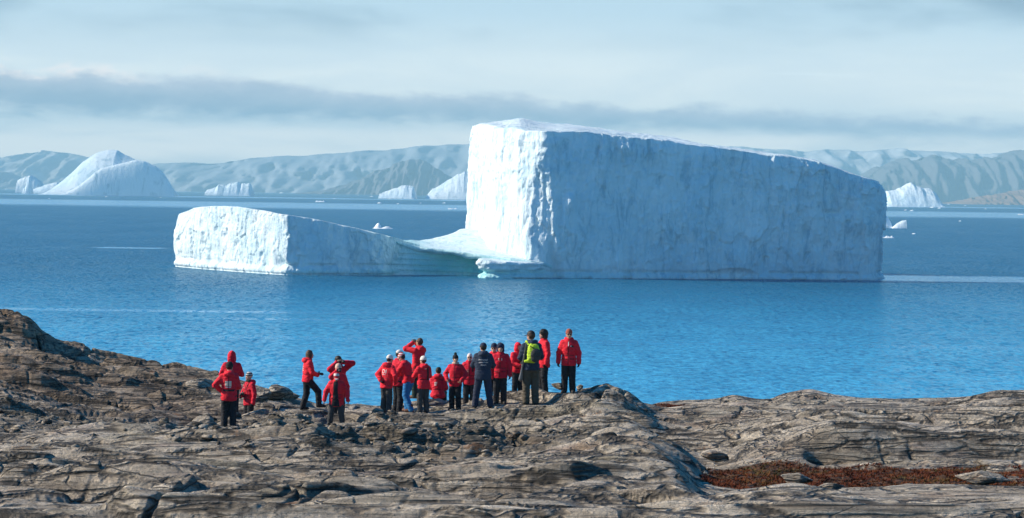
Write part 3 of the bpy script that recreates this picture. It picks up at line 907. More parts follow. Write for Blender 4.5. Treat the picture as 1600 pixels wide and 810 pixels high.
# ------------------------------------------------------------------ growlers and brash
def lump_mesh(seed, peaks):
    n, mrow = 28, 12
    th = np.linspace(0, 2 * np.pi, n, endpoint=False)
    V = []
    for j in range(mrow):
        f = j / (mrow - 1)
        r = (1 - f) + 0.001
        x, y = 0.5 * r * np.cos(th), 0.32 * r * np.sin(th)
        h = np.zeros(n)
        for (px, py, hh, w) in peaks:
            h = np.maximum(h, hh * np.exp(-(((x - px) / w) ** 2 + ((y - py) / w) ** 2)))
        z = h * np.clip(f * 3, 0, 1) + 0.05 * fbm(x * 9 + seed, y * 9, seed, 3) * np.clip(f * 3, 0, 1) - 0.03 * (j == 0)
        V.append(np.stack([x * (1 + 0.25 * fbm(np.cos(th) * 2 + seed, np.sin(th) * 2, f, 2)), y, z], -1))
    V = np.array(V)
    return V.reshape(-1, 3), grid_faces(mrow, n, True)


LUMPS = [lump_mesh(1.0, [(0.1, 0, 0.22, 0.3), (-0.25, 0, 0.14, 0.15)]), lump_mesh(2.0, [(-0.22, 0, 0.34, 0.14), (0.2, 0, 0.12, 0.25)]),
         lump_mesh(3.0, [(0, 0, 0.5, 0.22)]), lump_mesh(4.0, [(-0.3, 0, 0.2, 0.12), (0.05, 0, 0.13, 0.2), (0.33, 0, 0.17, 0.1)])]
WHITE = mat_ice('growler_ice', base=(0.82, 0.88, 0.90), blue=(0.6, 0.8, 0.88), scale=1.0, bump_d=0.1)
lump_objs = {}


def growler(px, row, w, k, label, group):
    d = min(sea_d(px, row), 12800)
    p = P(px, row, d)
    width = w / FX * d
    if k not in lump_objs:
        v, f = LUMPS[k]
        o = mesh_obj('ice_floe', v, f, WHITE)
        lump_objs[k] = o
    else:
        o = lump_objs[k].copy()
        COL.objects.link(o)
    o.location = (p.x, p.y, 0)
    o.scale = (width, min(width, max(width, 4)), width * (1.0 if w < 12 else 0.8))
    o.rotation_euler = (0, 0, random.uniform(-0.4, 0.4))
    tag(o, label, 'ice floe', group)


GL = 'loose ice afloat far out in the fjord'
for a in ((598, 357.5, 32, 1, 'white floe with a curled knob at its left end, behind the low block\'s slope'),
          (500, 316, 18, 3, 'largest bright floe on the dark strip beyond the low block, knobbly and white'),
          (1385, 372, 27, 3, 'low white floe close beside the right edge of the tall block'),
          (1428, 366, 7, 0, 'tiny lone white fragment on dark water right of the low floe by the tall block'),
          (1489, 318.2, 15, 0, 'flat white floe at the foot of the far cliffs, left of the brown island'),
          (1595, 336, 10, 3, 'scattered white brash at the far right on the pale calm band'),
          (704, 327, 10, 3, 'white floe touching the left edge of the tall block on the pale band'),
          (712, 327, 7, 0, 'smaller floe tucked between a white floe and the tall block\'s left edge'),
          (440, 300, 9, 0, 'thin white floe on the far shoreline right of the small flat berg'),
          (394, 303, 5, 2, 'white speck of ice at the right foot of the small flat berg'),
          (1457, 325, 9, 0, 'larger of two white floes side by side below the lumpy far berg'),
          (1468, 326, 7, 0, 'smaller right hand floe of the pair below the lumpy far berg'),
          (1425, 330, 8, 0, 'white floe just left of centre below the lumpy far berg, near the pale band'),
          (1415, 329, 6, 0, 'little round floe nearest the tall block below the lumpy far berg'),
          (10, 292.5, 6, 2, 'small white ice lump on the far shoreline at the left edge of the picture')):
    growler(*a, GL)
LT = 'tiny white ice fragment on the blue strip in front of the far dome shaped iceberg'
for px, row, w in ((57, 303, 6), (63, 303, 4), (77, 311, 4), (120, 304, 5), (166, 308, 5), (235, 305.5, 7), (251, 309, 4)):
    growler(px, row, w, 0, LT, 'ice fragments before the dome berg')
LT = 'tiny white ice fragment on the dark strip between the low block and the far hills'
for px, row, w in ((523, 311, 5), (581, 308, 7), (593, 318, 8), (609, 311.5, 4), (622, 319, 5), (657, 318, 4), (694, 318, 6), (487, 301, 5), (560, 306, 3)):
    growler(px, row, w, 0, LT, 'ice fragments beyond the low block')
LT = 'tiny white ice fragment on the water to the right of the lumpy far berg'
for px, row, w in ((1482, 320, 5), (1508, 322, 5), (1500, 346, 5), (1540, 327, 4)):
    growler(px, row, w, 0, LT, 'ice fragments by the cliffs')

# ------------------------------------------------------------------ rocky foreground
ST = [  # distance, crest rows
    (12, [(-500, 1500), (2100, 1500)]),
    (19, [(-500, 990), (2100, 990)]),
    (24.5, [(-500, 830), (800, 838), (2100, 838)]),
    (28, [(-500, 800), (0, 800), (200, 792), (450, 802), (600, 789), (800, 778), (960, 776), (1100, 787), (1240, 769), (1330, 781), (1380, 801), (1480, 797), (1600, 787), (2100, 770)]),
    (30.5, [(-500, 790), (0, 790), (450, 790), (800, 772), (1100, 783), (1240, 771), (1330, 789), (1380, 803), (1600, 793), (2100, 780)]),
    (33.5, [(-500, 770), (0, 770), (200, 774), (400, 772), (550, 763), (800, 755), (960, 745), (1010, 737), (1060, 748), (1090, 770), (1150, 801), (1330, 805), (1480, 799), (1600, 791), (2100, 760)]),
    (37, [(-500, 762), (0, 762), (400, 762), (800, 750), (1010, 740), (1060, 752), (1090, 768), (1150, 783), (1600, 777), (2100, 765)]),
    (41, [(-500, 738), (0, 738), (250, 735), (400, 741), (520, 737), (620, 747), (700, 737), (800, 727), (900, 714), (960, 701), (1010, 711), (1060, 738), (1090, 758), (1200, 757), (1400, 753), (1600, 752), (2100, 750)]),
    (46, [(-500, 722), (0, 722), (400, 708), (500, 704), (600, 718), (700, 726), (800, 724), (900, 712), (1000, 700), (1050, 715), (1090, 744), (1200, 741), (1600, 738), (2100, 735)]),
    (48.8, [(-500, 712), (0, 712), (400, 699), (500, 694), (600, 706), (700, 716), (800, 717), (900, 706), (1000, 697), (1050, 711), (1100, 740), (1140, 730), (1180, 720), (1255, 706), (1275, 742), (1330, 742), (1450, 740), (1600, 737), (2100, 735)]),
    (49.6, [(-500, 709), (0, 709), (400, 696), (500, 690), (600, 702), (700, 712), (800, 714), (900, 703), (1000, 696), (1050, 710), (1100, 735), (1140, 724), (1180, 713), (1255, 690), (1280, 678), (1330, 674), (1450, 680), (1600, 676), (2100, 672)]),
    (52, [(-500, 698), (0, 698), (200, 692), (330, 687), (430, 686), (520, 680), (600, 690), (700, 702), (800, 706), (850, 702), (950, 696), (1020, 694), (1060, 706), (1100, 722), (1140, 714), (1180, 698), (1250, 680), (1300, 669), (1450, 674), (1600, 668), (2100, 665)]),
    (58, [(-500, 660), (0, 672), (150, 680), (300, 682), (350, 675), (430, 671), (500, 666), (600, 664), (700, 668), (760, 672), (800, 668), (850, 660), (940, 640), (990, 660), (1040, 694), (1090, 700), (1140, 690), (1200, 672), (1270, 661), (1330, 658), (1420, 661), (1500, 656), (1600, 648), (2100, 640)]),
    (62.5, [(-500, 630), (0, 655), (150, 672), (300, 680), (350, 671), (430, 662), (500, 657), (560, 656), (640, 650), (700, 648), (760, 645), (830, 633), (890, 622), (945, 622), (985, 640), (1030, 672), (1080, 684), (1130, 674), (1200, 663), (1300, 662), (1420, 664), (1500, 654), (1600, 646), (2100, 640)]),
    (66, [(-500, 600), (0, 640), (150, 664), (300, 676), (345, 660), (430, 652), (500, 647), (560, 650), (640, 645), (700, 642), (760, 637), (830, 627), (890, 613), (950, 611), (985, 626), (1020, 654), (1070, 668), (1130, 660), (1200, 652), (1300, 648), (1420, 652), (1500, 644), (1600, 636), (2100, 630)]),
    (70.5, [(-500, 560), (0, 612), (100, 634), (200, 648), (300, 652), (345, 642), (430, 636), (500, 640), (560, 636), (640, 640), (700, 638), (760, 632), (830, 620), (900, 611), (950, 614), (990, 632), (1040, 652), (1130, 654), (1200, 650), (1300, 646), (1450, 650), (1600, 636), (2100, 620)]),
    (80, [(-500, 470), (0, 545), (70, 562), (150, 590), (230, 606), (300, 612), (345, 612), (430, 624), (500, 642), (700, 650), (900, 650), (1000, 640), (1030, 634), (1060, 635), (1120, 630), (1145, 622), (1195, 631), (1225, 622), (1265, 616), (1310, 625), (1340, 629), (1400, 631), (1455, 634), (1505, 629), (1535, 619), (1562, 614), (1600, 616), (2100, 600)]),
    (91, [(-500, 440), (-100, 470), (0, 495), (38, 506), (62, 524), (76, 541), (130, 552), (165, 566), (230, 578), (282, 592), (330, 602), (400, 622), (430, 631), (560, 655), (1000, 648), (1060, 639), (1140, 640), (1300, 640), (1600, 632), (2100, 620)]),
    (100, [(-500, 520), (0, 560), (200, 640), (430, 680), (1600, 690), (2100, 690)]),
    (125, [(-500, 900), (2100, 1000)]),
    (150, [(-500, 1000), (2100, 1000)]),
]
NXT, NYT = 1560, 1300
PX0, PX1 = -330.0, 1930.0


def smooth1(a, k):
    ker = np.hanning(k * 2 + 3)
    ker /= ker.sum()
    ap = np.pad(a, (k + 1, k + 1), mode='edge')
    return np.convolve(ap, ker, mode='valid')


def terrain():
    pxe = np.linspace(PX0, PX1, NXT)
    D = np.array([s[0] for s in ST], float)
    Z = []
    for d, pts in ST:
        q = np.array([ray(*p) for p in pts])
        zs = np.interp((pxe - 800) / FX, q[:, 0], q[:, 1])
        Z.append(H + smooth1(zs, 12) * d)
    Z = np.array(Z)
    # monotone cubic across distance
    h = np.diff(D)[:, None]
    dl = np.diff(Z, axis=0) / h
    m = np.zeros_like(Z)
    m[1:-1] = np.where(dl[:-1] * dl[1:] > 0, 2 * dl[:-1] * dl[1:] / (dl[:-1] + dl[1:] + 1e-9), 0)
    m[0], m[-1] = dl[0], dl[-1]
    kk = np.concatenate([np.linspace(14, 24, 40, endpoint=False), np.geomspace(24, 100, NYT - 70), np.linspace(100.6, 150, 30)])
    yv = kk
    j = np.clip(np.searchsorted(D, yv, 'right') - 1, 0, len(D) - 2)
    t = ((yv - D[j]) / (D[j + 1] - D[j]))[:, None]
    hj = h[j]
    z = Z[j] * (2 * t ** 3 - 3 * t ** 2 + 1) + m[j] * hj * (t ** 3 - 2 * t ** 2 + t) + Z[j + 1] * (-2 * t ** 3 + 3 * t ** 2) + m[j + 1] * hj * (t ** 3 - t ** 2)
    x = ((pxe - 800) / FX)[None] * yv[:, None]
    y = np.broadcast_to(yv[:, None], x.shape).copy()
    PXE = np.broadcast_to(pxe, x.shape)
    x, y, z = x.astype(np.float32), y.astype(np.float32), z.astype(np.float32)

    def blob(px, d, rpx, rd):
        return np.exp(-((PXE - px) / rpx) ** 2 - ((y - d) / rd) ** 2)
    # meadow of red tundra, scree hollow, dark left hill
    mx = fbm(x * 0.5, y * 0.35, 4.0, 4)
    moss = sst(PXE, 1085, 1130) * sst(y, 38.6, 40.0) * sst(y, 47.2, 46.2) * sst(PXE, 1900, 1700)
    moss = np.clip(moss * 0.9 + 0.95 * mx * (moss > 0.02), 0, 1)
    moss = np.maximum(moss, 0.9 * np.clip(blob(1035, 78, 45, 3.0) + 0.5 * mx * blob(1035, 78, 60, 4), 0, 1))
    moss = np.maximum(moss, np.clip(0.9 * blob(1480, 79.5, 50, 2.0) + 0.4 * mx * blob(1480, 79.5, 60, 3), 0, 1) * 0.8)
    scree = np.clip(blob(650, 51, 170, 6.0) * 1.3 + blob(480, 55, 110, 4) + 0.7 * blob(800, 50, 110, 5) + 0.8 * blob(330, 60, 130, 5) + 0.7 * blob(150, 62, 150, 4), 0, 1)
    scree = np.clip(scree + 0.5 * fbm(x * 0.5, y * 0.4, 9.0, 4) * (scree > 0.05), 0, 1)
    dark = np.clip(sst(PXE, 440, 250) * sst(y, 62, 70), 0, 1) * np.clip(0.75 + 0.5 * fbm(x * 0.2, y * 0.2, 3.0, 3), 0, 1)
    hard = (1 - np.clip(moss, 0, 1)) * (1 - 0.75 * scree)

    # long whalebacks of foliated gneiss, lying across the view, with sharp creases between
    wx = fbm(x * 0.045, y * 0.10, 1.0, 2, 0.4)
    wy = fbm(x * 0.18, y * 0.40, 2.0, 2)
    tilt = 0.10 * x + 0.03 * np.abs(x)
    p0 = (y + tilt) * 0.24 + 1.35 * wx
    strata = p0 * 1.0

    def backs(p, sharp):
        f = p - np.floor(p)
        # steep rounded front, long gentle back
        return np.where(f < 0.3, np.sin(np.clip(f / 0.3, 0, 1) * np.pi / 2) ** 0.85, (1 - ((f - 0.3) / 0.7) ** 1.6)), np.floor(p)
    rug = np.clip(0.25 + 0.8 * fbm(x * 0.06, y * 0.08, 12.0, 3) + 0.75 * dark + 0.50 * sst(PXE, 1050, 700) + 0.15, 0.10, 1.0)
    dz = np.zeros_like(z)
    l1, id1 = backs(p0, 1)
    a1 = np.clip(0.5 + 0.9 * fbm(x * 0.07 + id1 * 3.1, id1 * 1.7, 3.0, 3), 0.08, 1.1)
    dz += 0.60 * a1 * (l1 - 0.6)
    p1 = p0 * 2.35 + 0.6 * fbm(x * 0.07, y * 0.3, 2.5, 2, 0.4) + 0.05 * x
    l2, id2 = backs(p1, 1)
    a2 = np.clip(0.45 + 1.1 * fbm(x * 0.13 + id2 * 2.3, id2 * 1.1, 6.0, 3), 0.0, 1.1)
    dz += 0.30 * a2 * (l2 - 0.5)
    p2 = p1 * 2.6 + 0.6 * fbm(x * 0.13, y * 0.9, 5.0, 2) - 0.06 * x
    l3, id3 = backs(p2, 1)
    a3 = np.clip(0.4 + 1.2 * fbm(x * 0.3 + id3 * 1.9, id3 * 0.7, 8.0, 2), 0, 1)
    dz += 0.10 * a3 * l3
    # cross joints that break the backs into long blocks
    f1, f2, r1, r2, ox, oy = worley(x / 3.4 + 0.5 * wy + 0.2 * y, (y + 0.2 * x) / 1.9 + 0.5 * wx)
    e = f2 - f1
    dz += rug * (0.26 * (r1 - 0.5) + 0.30 * (r2 - 0.5) * oy * 2 + 0.2 * (r1 - 0.5) * ox * 2) * sst(e, 0.0, 0.08)
    dz -= (0.15 + 0.5 * rug) * 0.22 * (1 - sst(e, 0.0, 0.05)) * np.clip(0.35 + 1.2 * fbm(x * 0.2, y * 0.3, 7.0, 2), 0, 1)
    g1, g2, s1, s2, qx, qy = worley(x / 1.2 + 0.3 * wy + 40, (y - 0.2 * x) / 0.5 + 40)
    e2 = g2 - g1
    rg2 = rug * rug
    dz += rg2 * (0.11 * (s1 - 0.5) + 0.14 * (s2 - 0.5) * qy) * sst(e2, 0, 0.15) - 0.07 * rg2 * (1 - sst(e2, 0, 0.09))
    # long diagonal cracks
    for ang, f, dep, sd_ in ((0.9, 0.16, 0.30, 2.0), (-0.55, 0.13, 0.28, 5.0), (0.25, 0.14, 0.25, 9.0)):
        q = (x * math.cos(ang) + y * math.sin(ang)) * f + 0.25 * fbm(x * 0.25, y * 0.25, sd_, 3)
        fr_ = np.abs(q - np.round(q))
        dz -= dep * (1 - sst(fr_, 0.0, 0.014)) * sst(fbm(x * 0.08, y * 0.1, sd_ + 1, 2), -0.02, 0.2)
    dz += 0.22 * fbm(x * 0.12, y * 0.20, 15.0, 3) + (0.03 + 0.07 * rug) * fbm(x * 0.5, y * 1.5, 16.0, 2) + 0.02 * fbm(x * 0.7, y * 5, 17.0, 2)
    dz *= hard * sst(y, 14, 22) * (0.45 + 0.55 * sst(y, 100, 90)) * (0.6 + 0.4 * sst(y, 74, 66) + 0.85 * dark) * (1 - 0.72 * sst(PXE, 1040, 1110) * sst(y, 26.0, 28.5) * sst(y, 42, 38.5))
    # rubble in the scree hollow, tussocks in the meadow
    c1, c2, k1, k2, _, _ = worley(x / 0.42 + 0.4 * wy, y / 0.34)
    dz += scree * (0.20 * (k1 - 0.35) * sst(c2 - c1, 0.02, 0.25) + 0.05 * fbm(x * 3, y * 3, 2.0, 3))
    c1, c2, k1, k2, _, _ = worley(x / 1.5 + 9, y / 1.2)
    dz += scree * 0.35 * np.clip(k1 - 0.62, 0, 1) * 2 * sst(c2 - c1, 0.05, 0.35)
    dz += np.clip(moss, 0, 1) * (0.10 * fbm(x * 1.1, y * 1.1, 19.0, 4) + 0.02)
    # weathering rounds off what the frost has stepped
    for _ in range(1):
        dz[:, 1:-1] = 0.25 * dz[:, :-2] + 0.5 * dz[:, 1:-1] + 0.25 * dz[:, 2:]
        dz[1:-1] = 0.25 * dz[:-2] + 0.5 * dz[1:-1] + 0.25 * dz[2:]
    z = z + dz
    # bedding: thin parallel layers stand out or are eaten back on the steep fronts
    bed = z * 3.0 + 0.08 * x + 0.4 * fbm(x * 0.10, y * 0.2, z * 0.4, 2)
    bl = np.tanh(2.5 * fbm(bed, 0.06 * x, 3.0, 2, 0.4)) * 0.6
    cut = np.clip(0.5 + 1.2 * fbm(x * 0.12, z * 1.2, 4.0, 3), 0, 1)
    yo = y - hard * sst(y, 20, 24) * 0.07 * bl * cut
    return pxe, yv, x, yo, z, moss, scree, dark, strata


T_PX, T_Y, TX, TY, TZ, T_MOSS, T_SCREE, T_DARK, T_STRATA = terrain()


def ground(x, y):
    """terrain height at a world point"""
    i = np.interp(800 + FX * x / y, T_PX, np.arange(NXT))
    j = np.interp(y, T_Y, np.arange(NYT))
    i0, j0 = int(i), int(j)
    i1, j1 = min(i0 + 1, NXT - 1), min(j0 + 1, NYT - 1)
    fi, fj = i - i0, j - j0
    return float((TZ[j0, i0] * (1 - fi) + TZ[j0, i1] * fi) * (1 - fj) + (TZ[j1, i0] * (1 - fi) + TZ[j1, i1] * fi) * fj)


def level(x, y, z, r=0.55, soft=0.7, ry=None):
    """bring the rock up or down to z round a standing place"""
    ry = ry or r
    dd = np.sqrt(((TX - x) / r) ** 2 + ((TY - y) / ry) ** 2)
    w = 1 - sst(dd, 0.55, 1.0 + soft)
    keep = TZ - z
    TZ[:] = TZ * (1 - w) + (z + np.clip(keep, -0.03, 0.03)) * w


# people: px, feet row, distance
STAND = {}
for k, px, row, d, rr in (
        (1, 361, 652, 66.5, .5), (2, 357, 671, 62.5, .55), (3, 389, 672, 69.0, .5), (4, 480, 640.5, 68.0, .75), (5, 527, 657, 67.5, .5), (6, 527, 664, 65.6, .5), (7, 525, 668, 63.6, .5),
        (8, 603, 646, 65.6, .5), (9, 621, 645, 68.3, .45), (10, 638, 643.5, 66.4, .55), (11, 652, 622, 69.9, .45), (12, 661, 645, 65.4, .5), (14, 711, 641, 66.6, .5), (15, 733, 638, 69.0, .45),
        (16, 754, 637, 65.8, .5), (17, 771, 634, 69.5, .4), (18, 781, 631, 67.6, .45), (19, 808, 621, 69.3, .45), (20, 829, 632, 62.6, .55), (21, 849, 615.5, 68.6, .45), (22, 888, 614, 68.4, .5)):
    p = P(px, row, d)
    STAND[k] = (p.x, p.y, p.z)
    if k != 11:
        level(p.x, p.y, p.z, rr)
    if k in (2, 4, 7, 8, 10, 12, 14, 16, 18, 20, 22):
        # no ledge stands higher than the feet on the camera's side of this spot
        line = H + (p.z - H) * TY / p.y - 0.02
        wgt = (1 - sst(np.abs(TX / TY * p.y - p.x), 0.45, 1.1)) * sst(TY, p.y - 14, p.y - 10) * (1 - sst(TY, p.y - 0.2, p.y + 0.2))
        TZ[:] = TZ - np.maximum(TZ - line, 0) * wgt
STAND[13] = tuple(P(684, 622, 70.3))

rock_o = mesh_obj('rocky_ground', np.stack([TX, TY, TZ], -1).reshape(-1, 3), grid_faces(NYT, NXT), ROCK,
                  attrs={'moss': T_MOSS, 'scree': T_SCREE, 'dark': T_DARK, 'strata': T_STRATA})
tag(rock_o, 'weathered grey brown gneiss shore with ledges and cracks', kind='structure')


# ------------------------------------------------------------------ loose rocks
def rock_mesh(seed, sx, sy, sz, facets=14, nu=56, nv=36, rough=1.0):
    th = np.linspace(0, 2 * np.pi, nu, endpoint=False)
    ph = np.linspace(-np.pi / 2 + 0.02, np.pi / 2 - 0.02, nv)
    T_, F_ = np.meshgrid(th, ph)
    nx_, ny_, nz_ = np.cos(F_) * np.cos(T_), np.cos(F_) * np.sin(T_), np.sin(F_)
    r = np.full(nx_.shape, 1.35)
    rg = np.random.default_rng(int(seed * 100))
    for _ in range(facets):
        v = rg.normal(size=3)
        v /= np.linalg.norm(v)
        dist = rg.uniform(0.58, 0.98)
        dn = nx_ * v[0] + ny_ * v[1] + nz_ * v[2]
        r = np.where(dn > 0.05, np.minimum(r, dist / np.maximum(dn, 0.05)), r)
    r = r * (1 + rough * (0.05 * fbm(nx_ * 2 + seed, ny_ * 2, nz_ * 2, 4) + 0.03 * fbm(nx_ * 6, ny_ * 6 + seed, nz_ * 14, 3)))
    V = np.stack([nx_ * r * sx, ny_ * r * sy, nz_ * r * sz], -1)
    return V.reshape(-1, 3), grid_faces(nv, nu, True)


def boulder(px, row, d, w, h, depth, seed, label, rz=0.0, mat=ROCK):
    """w,h in photo pixels; row is the base"""
    k = d / FX
    V, F = rock_mesh(seed, w * k / 2, depth / 2, h * k * 0.50)
    p = P(px, row, d)
    V[:, 2] += h * k * 0.30
    n = len(V)
    o = mesh_obj('boulder', V, F, mat, attrs={'strata': V[:, 2] * 2 + seed, 'moss': np.zeros(n), 'scree': np.zeros(n), 'dark': np.zeros(n)})
    o.location = (p.x, p.y, p.z)
    o.rotation_euler = (0, 0.06 * math.sin(seed), rz)
    tag(o, label, 'boulder')
    return o


boulder(317, 617, 78, 46, 26, 1.0, 1.3, 'rounded brown boulder on the ridge left of the hooded person')
boulder(428, 626, 76, 46, 26, 1.1, 2.1, 'grey brown boulder on the skyline just right of the person in the striped beanie')
boulder(402, 634, 74, 44, 32, 1.0, 2.8, 'dark boulder right behind the person in the striped beanie')
boulder(456, 623, 77, 22, 12, 0.6, 3.2, 'pale grey block on the skyline behind the striding person')
boulder(660, 646, 69.9, 92, 30, 1.5, 4.4, 'long pale rock slab that the seated person uses as a bench')
boulder(542, 680, 61.8, 96, 20, 0.8, 5.2, 'dark flat ledge rock in front of the person with the open jacket')
boulder(398, 660, 66.6, 58, 24, 0.8, 6.7, 'layered brown ledge rock hiding the legs of the striped beanie person')
boulder(500, 647, 68.1, 34, 11, 0.7, 7.5, 'low flat rock under the forward foot of the striding person')
boulder(1242, 753, 39.5, 62, 20, 0.6, 8.1, 'smooth grey oval boulder at the left end of the red tundra')
boulder(1010, 706, 41.2, 22, 10, 0.3, 9.6, 'small tan stone perched on the pale ridge right of the cliff')
boulder(316, 674, 61.0, 54, 28, 0.9, 10.2, 'orange edged brown rock at the left of the lowest standing group')
boulder(690, 680, 58.5, 92, 30, 1.0, 11.9, 'olive brown rounded rock below the middle of the group')
boulder(872, 606, 70.5, 18, 11, 0.4, 12.4, 'small tan stone behind the legs of the rightmost person')
boulder(906, 610, 70.0, 12, 12, 0.35, 13.7, 'small dark stone at the right of the rightmost person\'s boots')
boulder(132, 552, 92, 14, 10, 0.4, 14.3, 'tiny cairn like rock on the skyline of the left hill')
boulder(495, 716, 49.0, 90, 52, 1.2, 15.1, 'pale pointed rock slab leaning in the scree below the open jacket person', 0.5)
boulder(1120, 718, 50.5, 44, 16, 0.7, 16.6, 'low grey rock at the foot of the right hand cliff')
boulder(1300, 762, 37.5, 40, 9, 0.4, 17.2, 'thin pale rock lying in the middle of the red tundra')
boulder(1530, 752, 39.0, 96, 18, 0.7, 18.9, 'long grey rock slab across the right end of the red tundra')


def scatter_stones(n):
    VV, FF, ST_ = [], [], []
    base_v = []
    rg = np.random.default_rng(3)
    protos = [rock_mesh(50 + i, 1, 0.75, 0.5, facets=9, nu=10, nv=7, rough=0.0) for i in range(8)]
    off = 0
    cnt = 0
    tries = 0
    while cnt < n and tries < n * 30:
        tries += 1
        px, y = rg.uniform(-100, 1100), rg.uniform(43, 66)
        i = int(np.interp(px, T_PX, np.arange(NXT)))
        j = int(np.interp(y, T_Y, np.arange(NYT)))
        if rg.random() > T_SCREE[j, i] * 0.9 + 0.015:
            continue
        s = 0.035 * (1 + rg.pareto(2.2))
        s = min(s, 0.17)
        v, f = protos[rg.integers(8)]
        a = rg.uniform(0, 6.28)
        R_ = np.array([[math.cos(a), -math.sin(a), 0], [math.sin(a), math.cos(a), 0], [0, 0, 1]])
        vv = (v * s * rg.uniform(0.8, 1.3, 3)) @ R_.T + np.array([TX[j, i], TY[j, i], TZ[j, i] + s * 0.2])
        VV.append(vv)
        FF.append(f + off)
        ST_.append(np.full(len(v), rg.uniform(0, 50)))
        off += len(v)
        cnt += 1
    V = np.concatenate(VV)
    z0 = np.zeros(len(V))
    o = mesh_obj('loose_stones', V, np.concatenate(FF), ROCK, smooth=False, attrs={'strata': np.concatenate(ST_), 'moss': z0, 'scree': z0, 'dark': z0})
    tag(o, 'loose grey brown stones scattered over the scree hollow', 'stones', kind='stuff')


scatter_stones(2200)


def tundra(n):
    m, t, b = material('autumn_tundra')
    f = attr(t, 'tone')
    col = t.mix(t.ss(f, 0.0, 0.5), (0.075, 0.017, 0.010), (0.15, 0.045, 0.016))
    col = t.mix(t.ss(f, 0.5, 0.72), col, (0.13, 0.085, 0.03))
    col = t.mix(t.ss(f, 0.74, 0.9), col, (0.055, 0.06, 0.022))
    t.put(b.inputs['Base Color'], col)
    b.inputs['Roughness'].default_value = 0.85
    b.inputs['Specular IOR Level'].default_value = 0.1
    rg = np.random.default_rng(4)
    V, F, A = [], [], []
    off = 0
    mj, mi = np.where(T_MOSS > 0.35)
    # weight by world area so that far rows do not crowd
    w = (TY[mj, mi] ** 2)
    pick = rg.choice(len(mj), n, p=w / w.sum())
    for q in pick:
        j, i = mj[q], mi[q]
        bx, by, bz = TX[j, i] + rg.uniform(-.05, .05), TY[j, i] + rg.uniform(-.05, .05), TZ[j, i]
        tone = float(np.clip(0.35 + 0.55 * perlin(bx * 0.5, by * 0.7, 3.0) + 0.25 * perlin(bx * 2.2, by * 2.2, 8.0) + rg.normal() * 0.12, 0, 1))
        s = rg.uniform(0.018, 0.05)
        for _ in range(6):
            a = rg.uniform(0, 6.28)
            lean = rg.uniform(0.4, 1.8) * s
            wd = s * 0.3
            ca, sa = math.cos(a), math.sin(a)
            r0 = rg.uniform(0, 0.6) * s
            o0 = (bx + ca * r0, by + sa * r0, bz - 0.01)
            V += [(o0[0] - sa * wd, o0[1] + ca * wd, o0[2]), (o0[0] + sa * wd, o0[1] - ca * wd, o0[2]), (o0[0] + ca * lean, o0[1] + sa * lean, bz + s * rg.uniform(0.5, 1.1))]
            F.append((off, off + 1, off + 2))
            A += [tone] * 3
            off += 3
    o = mesh_obj('tundra_plants', V, np.array(F), m, smooth=False, attrs={'tone': A})
    tag(o, 'rust red and ochre low tundra plants filling the hollow between the rocks', 'ground cover', kind='stuff')


tundra(17000)


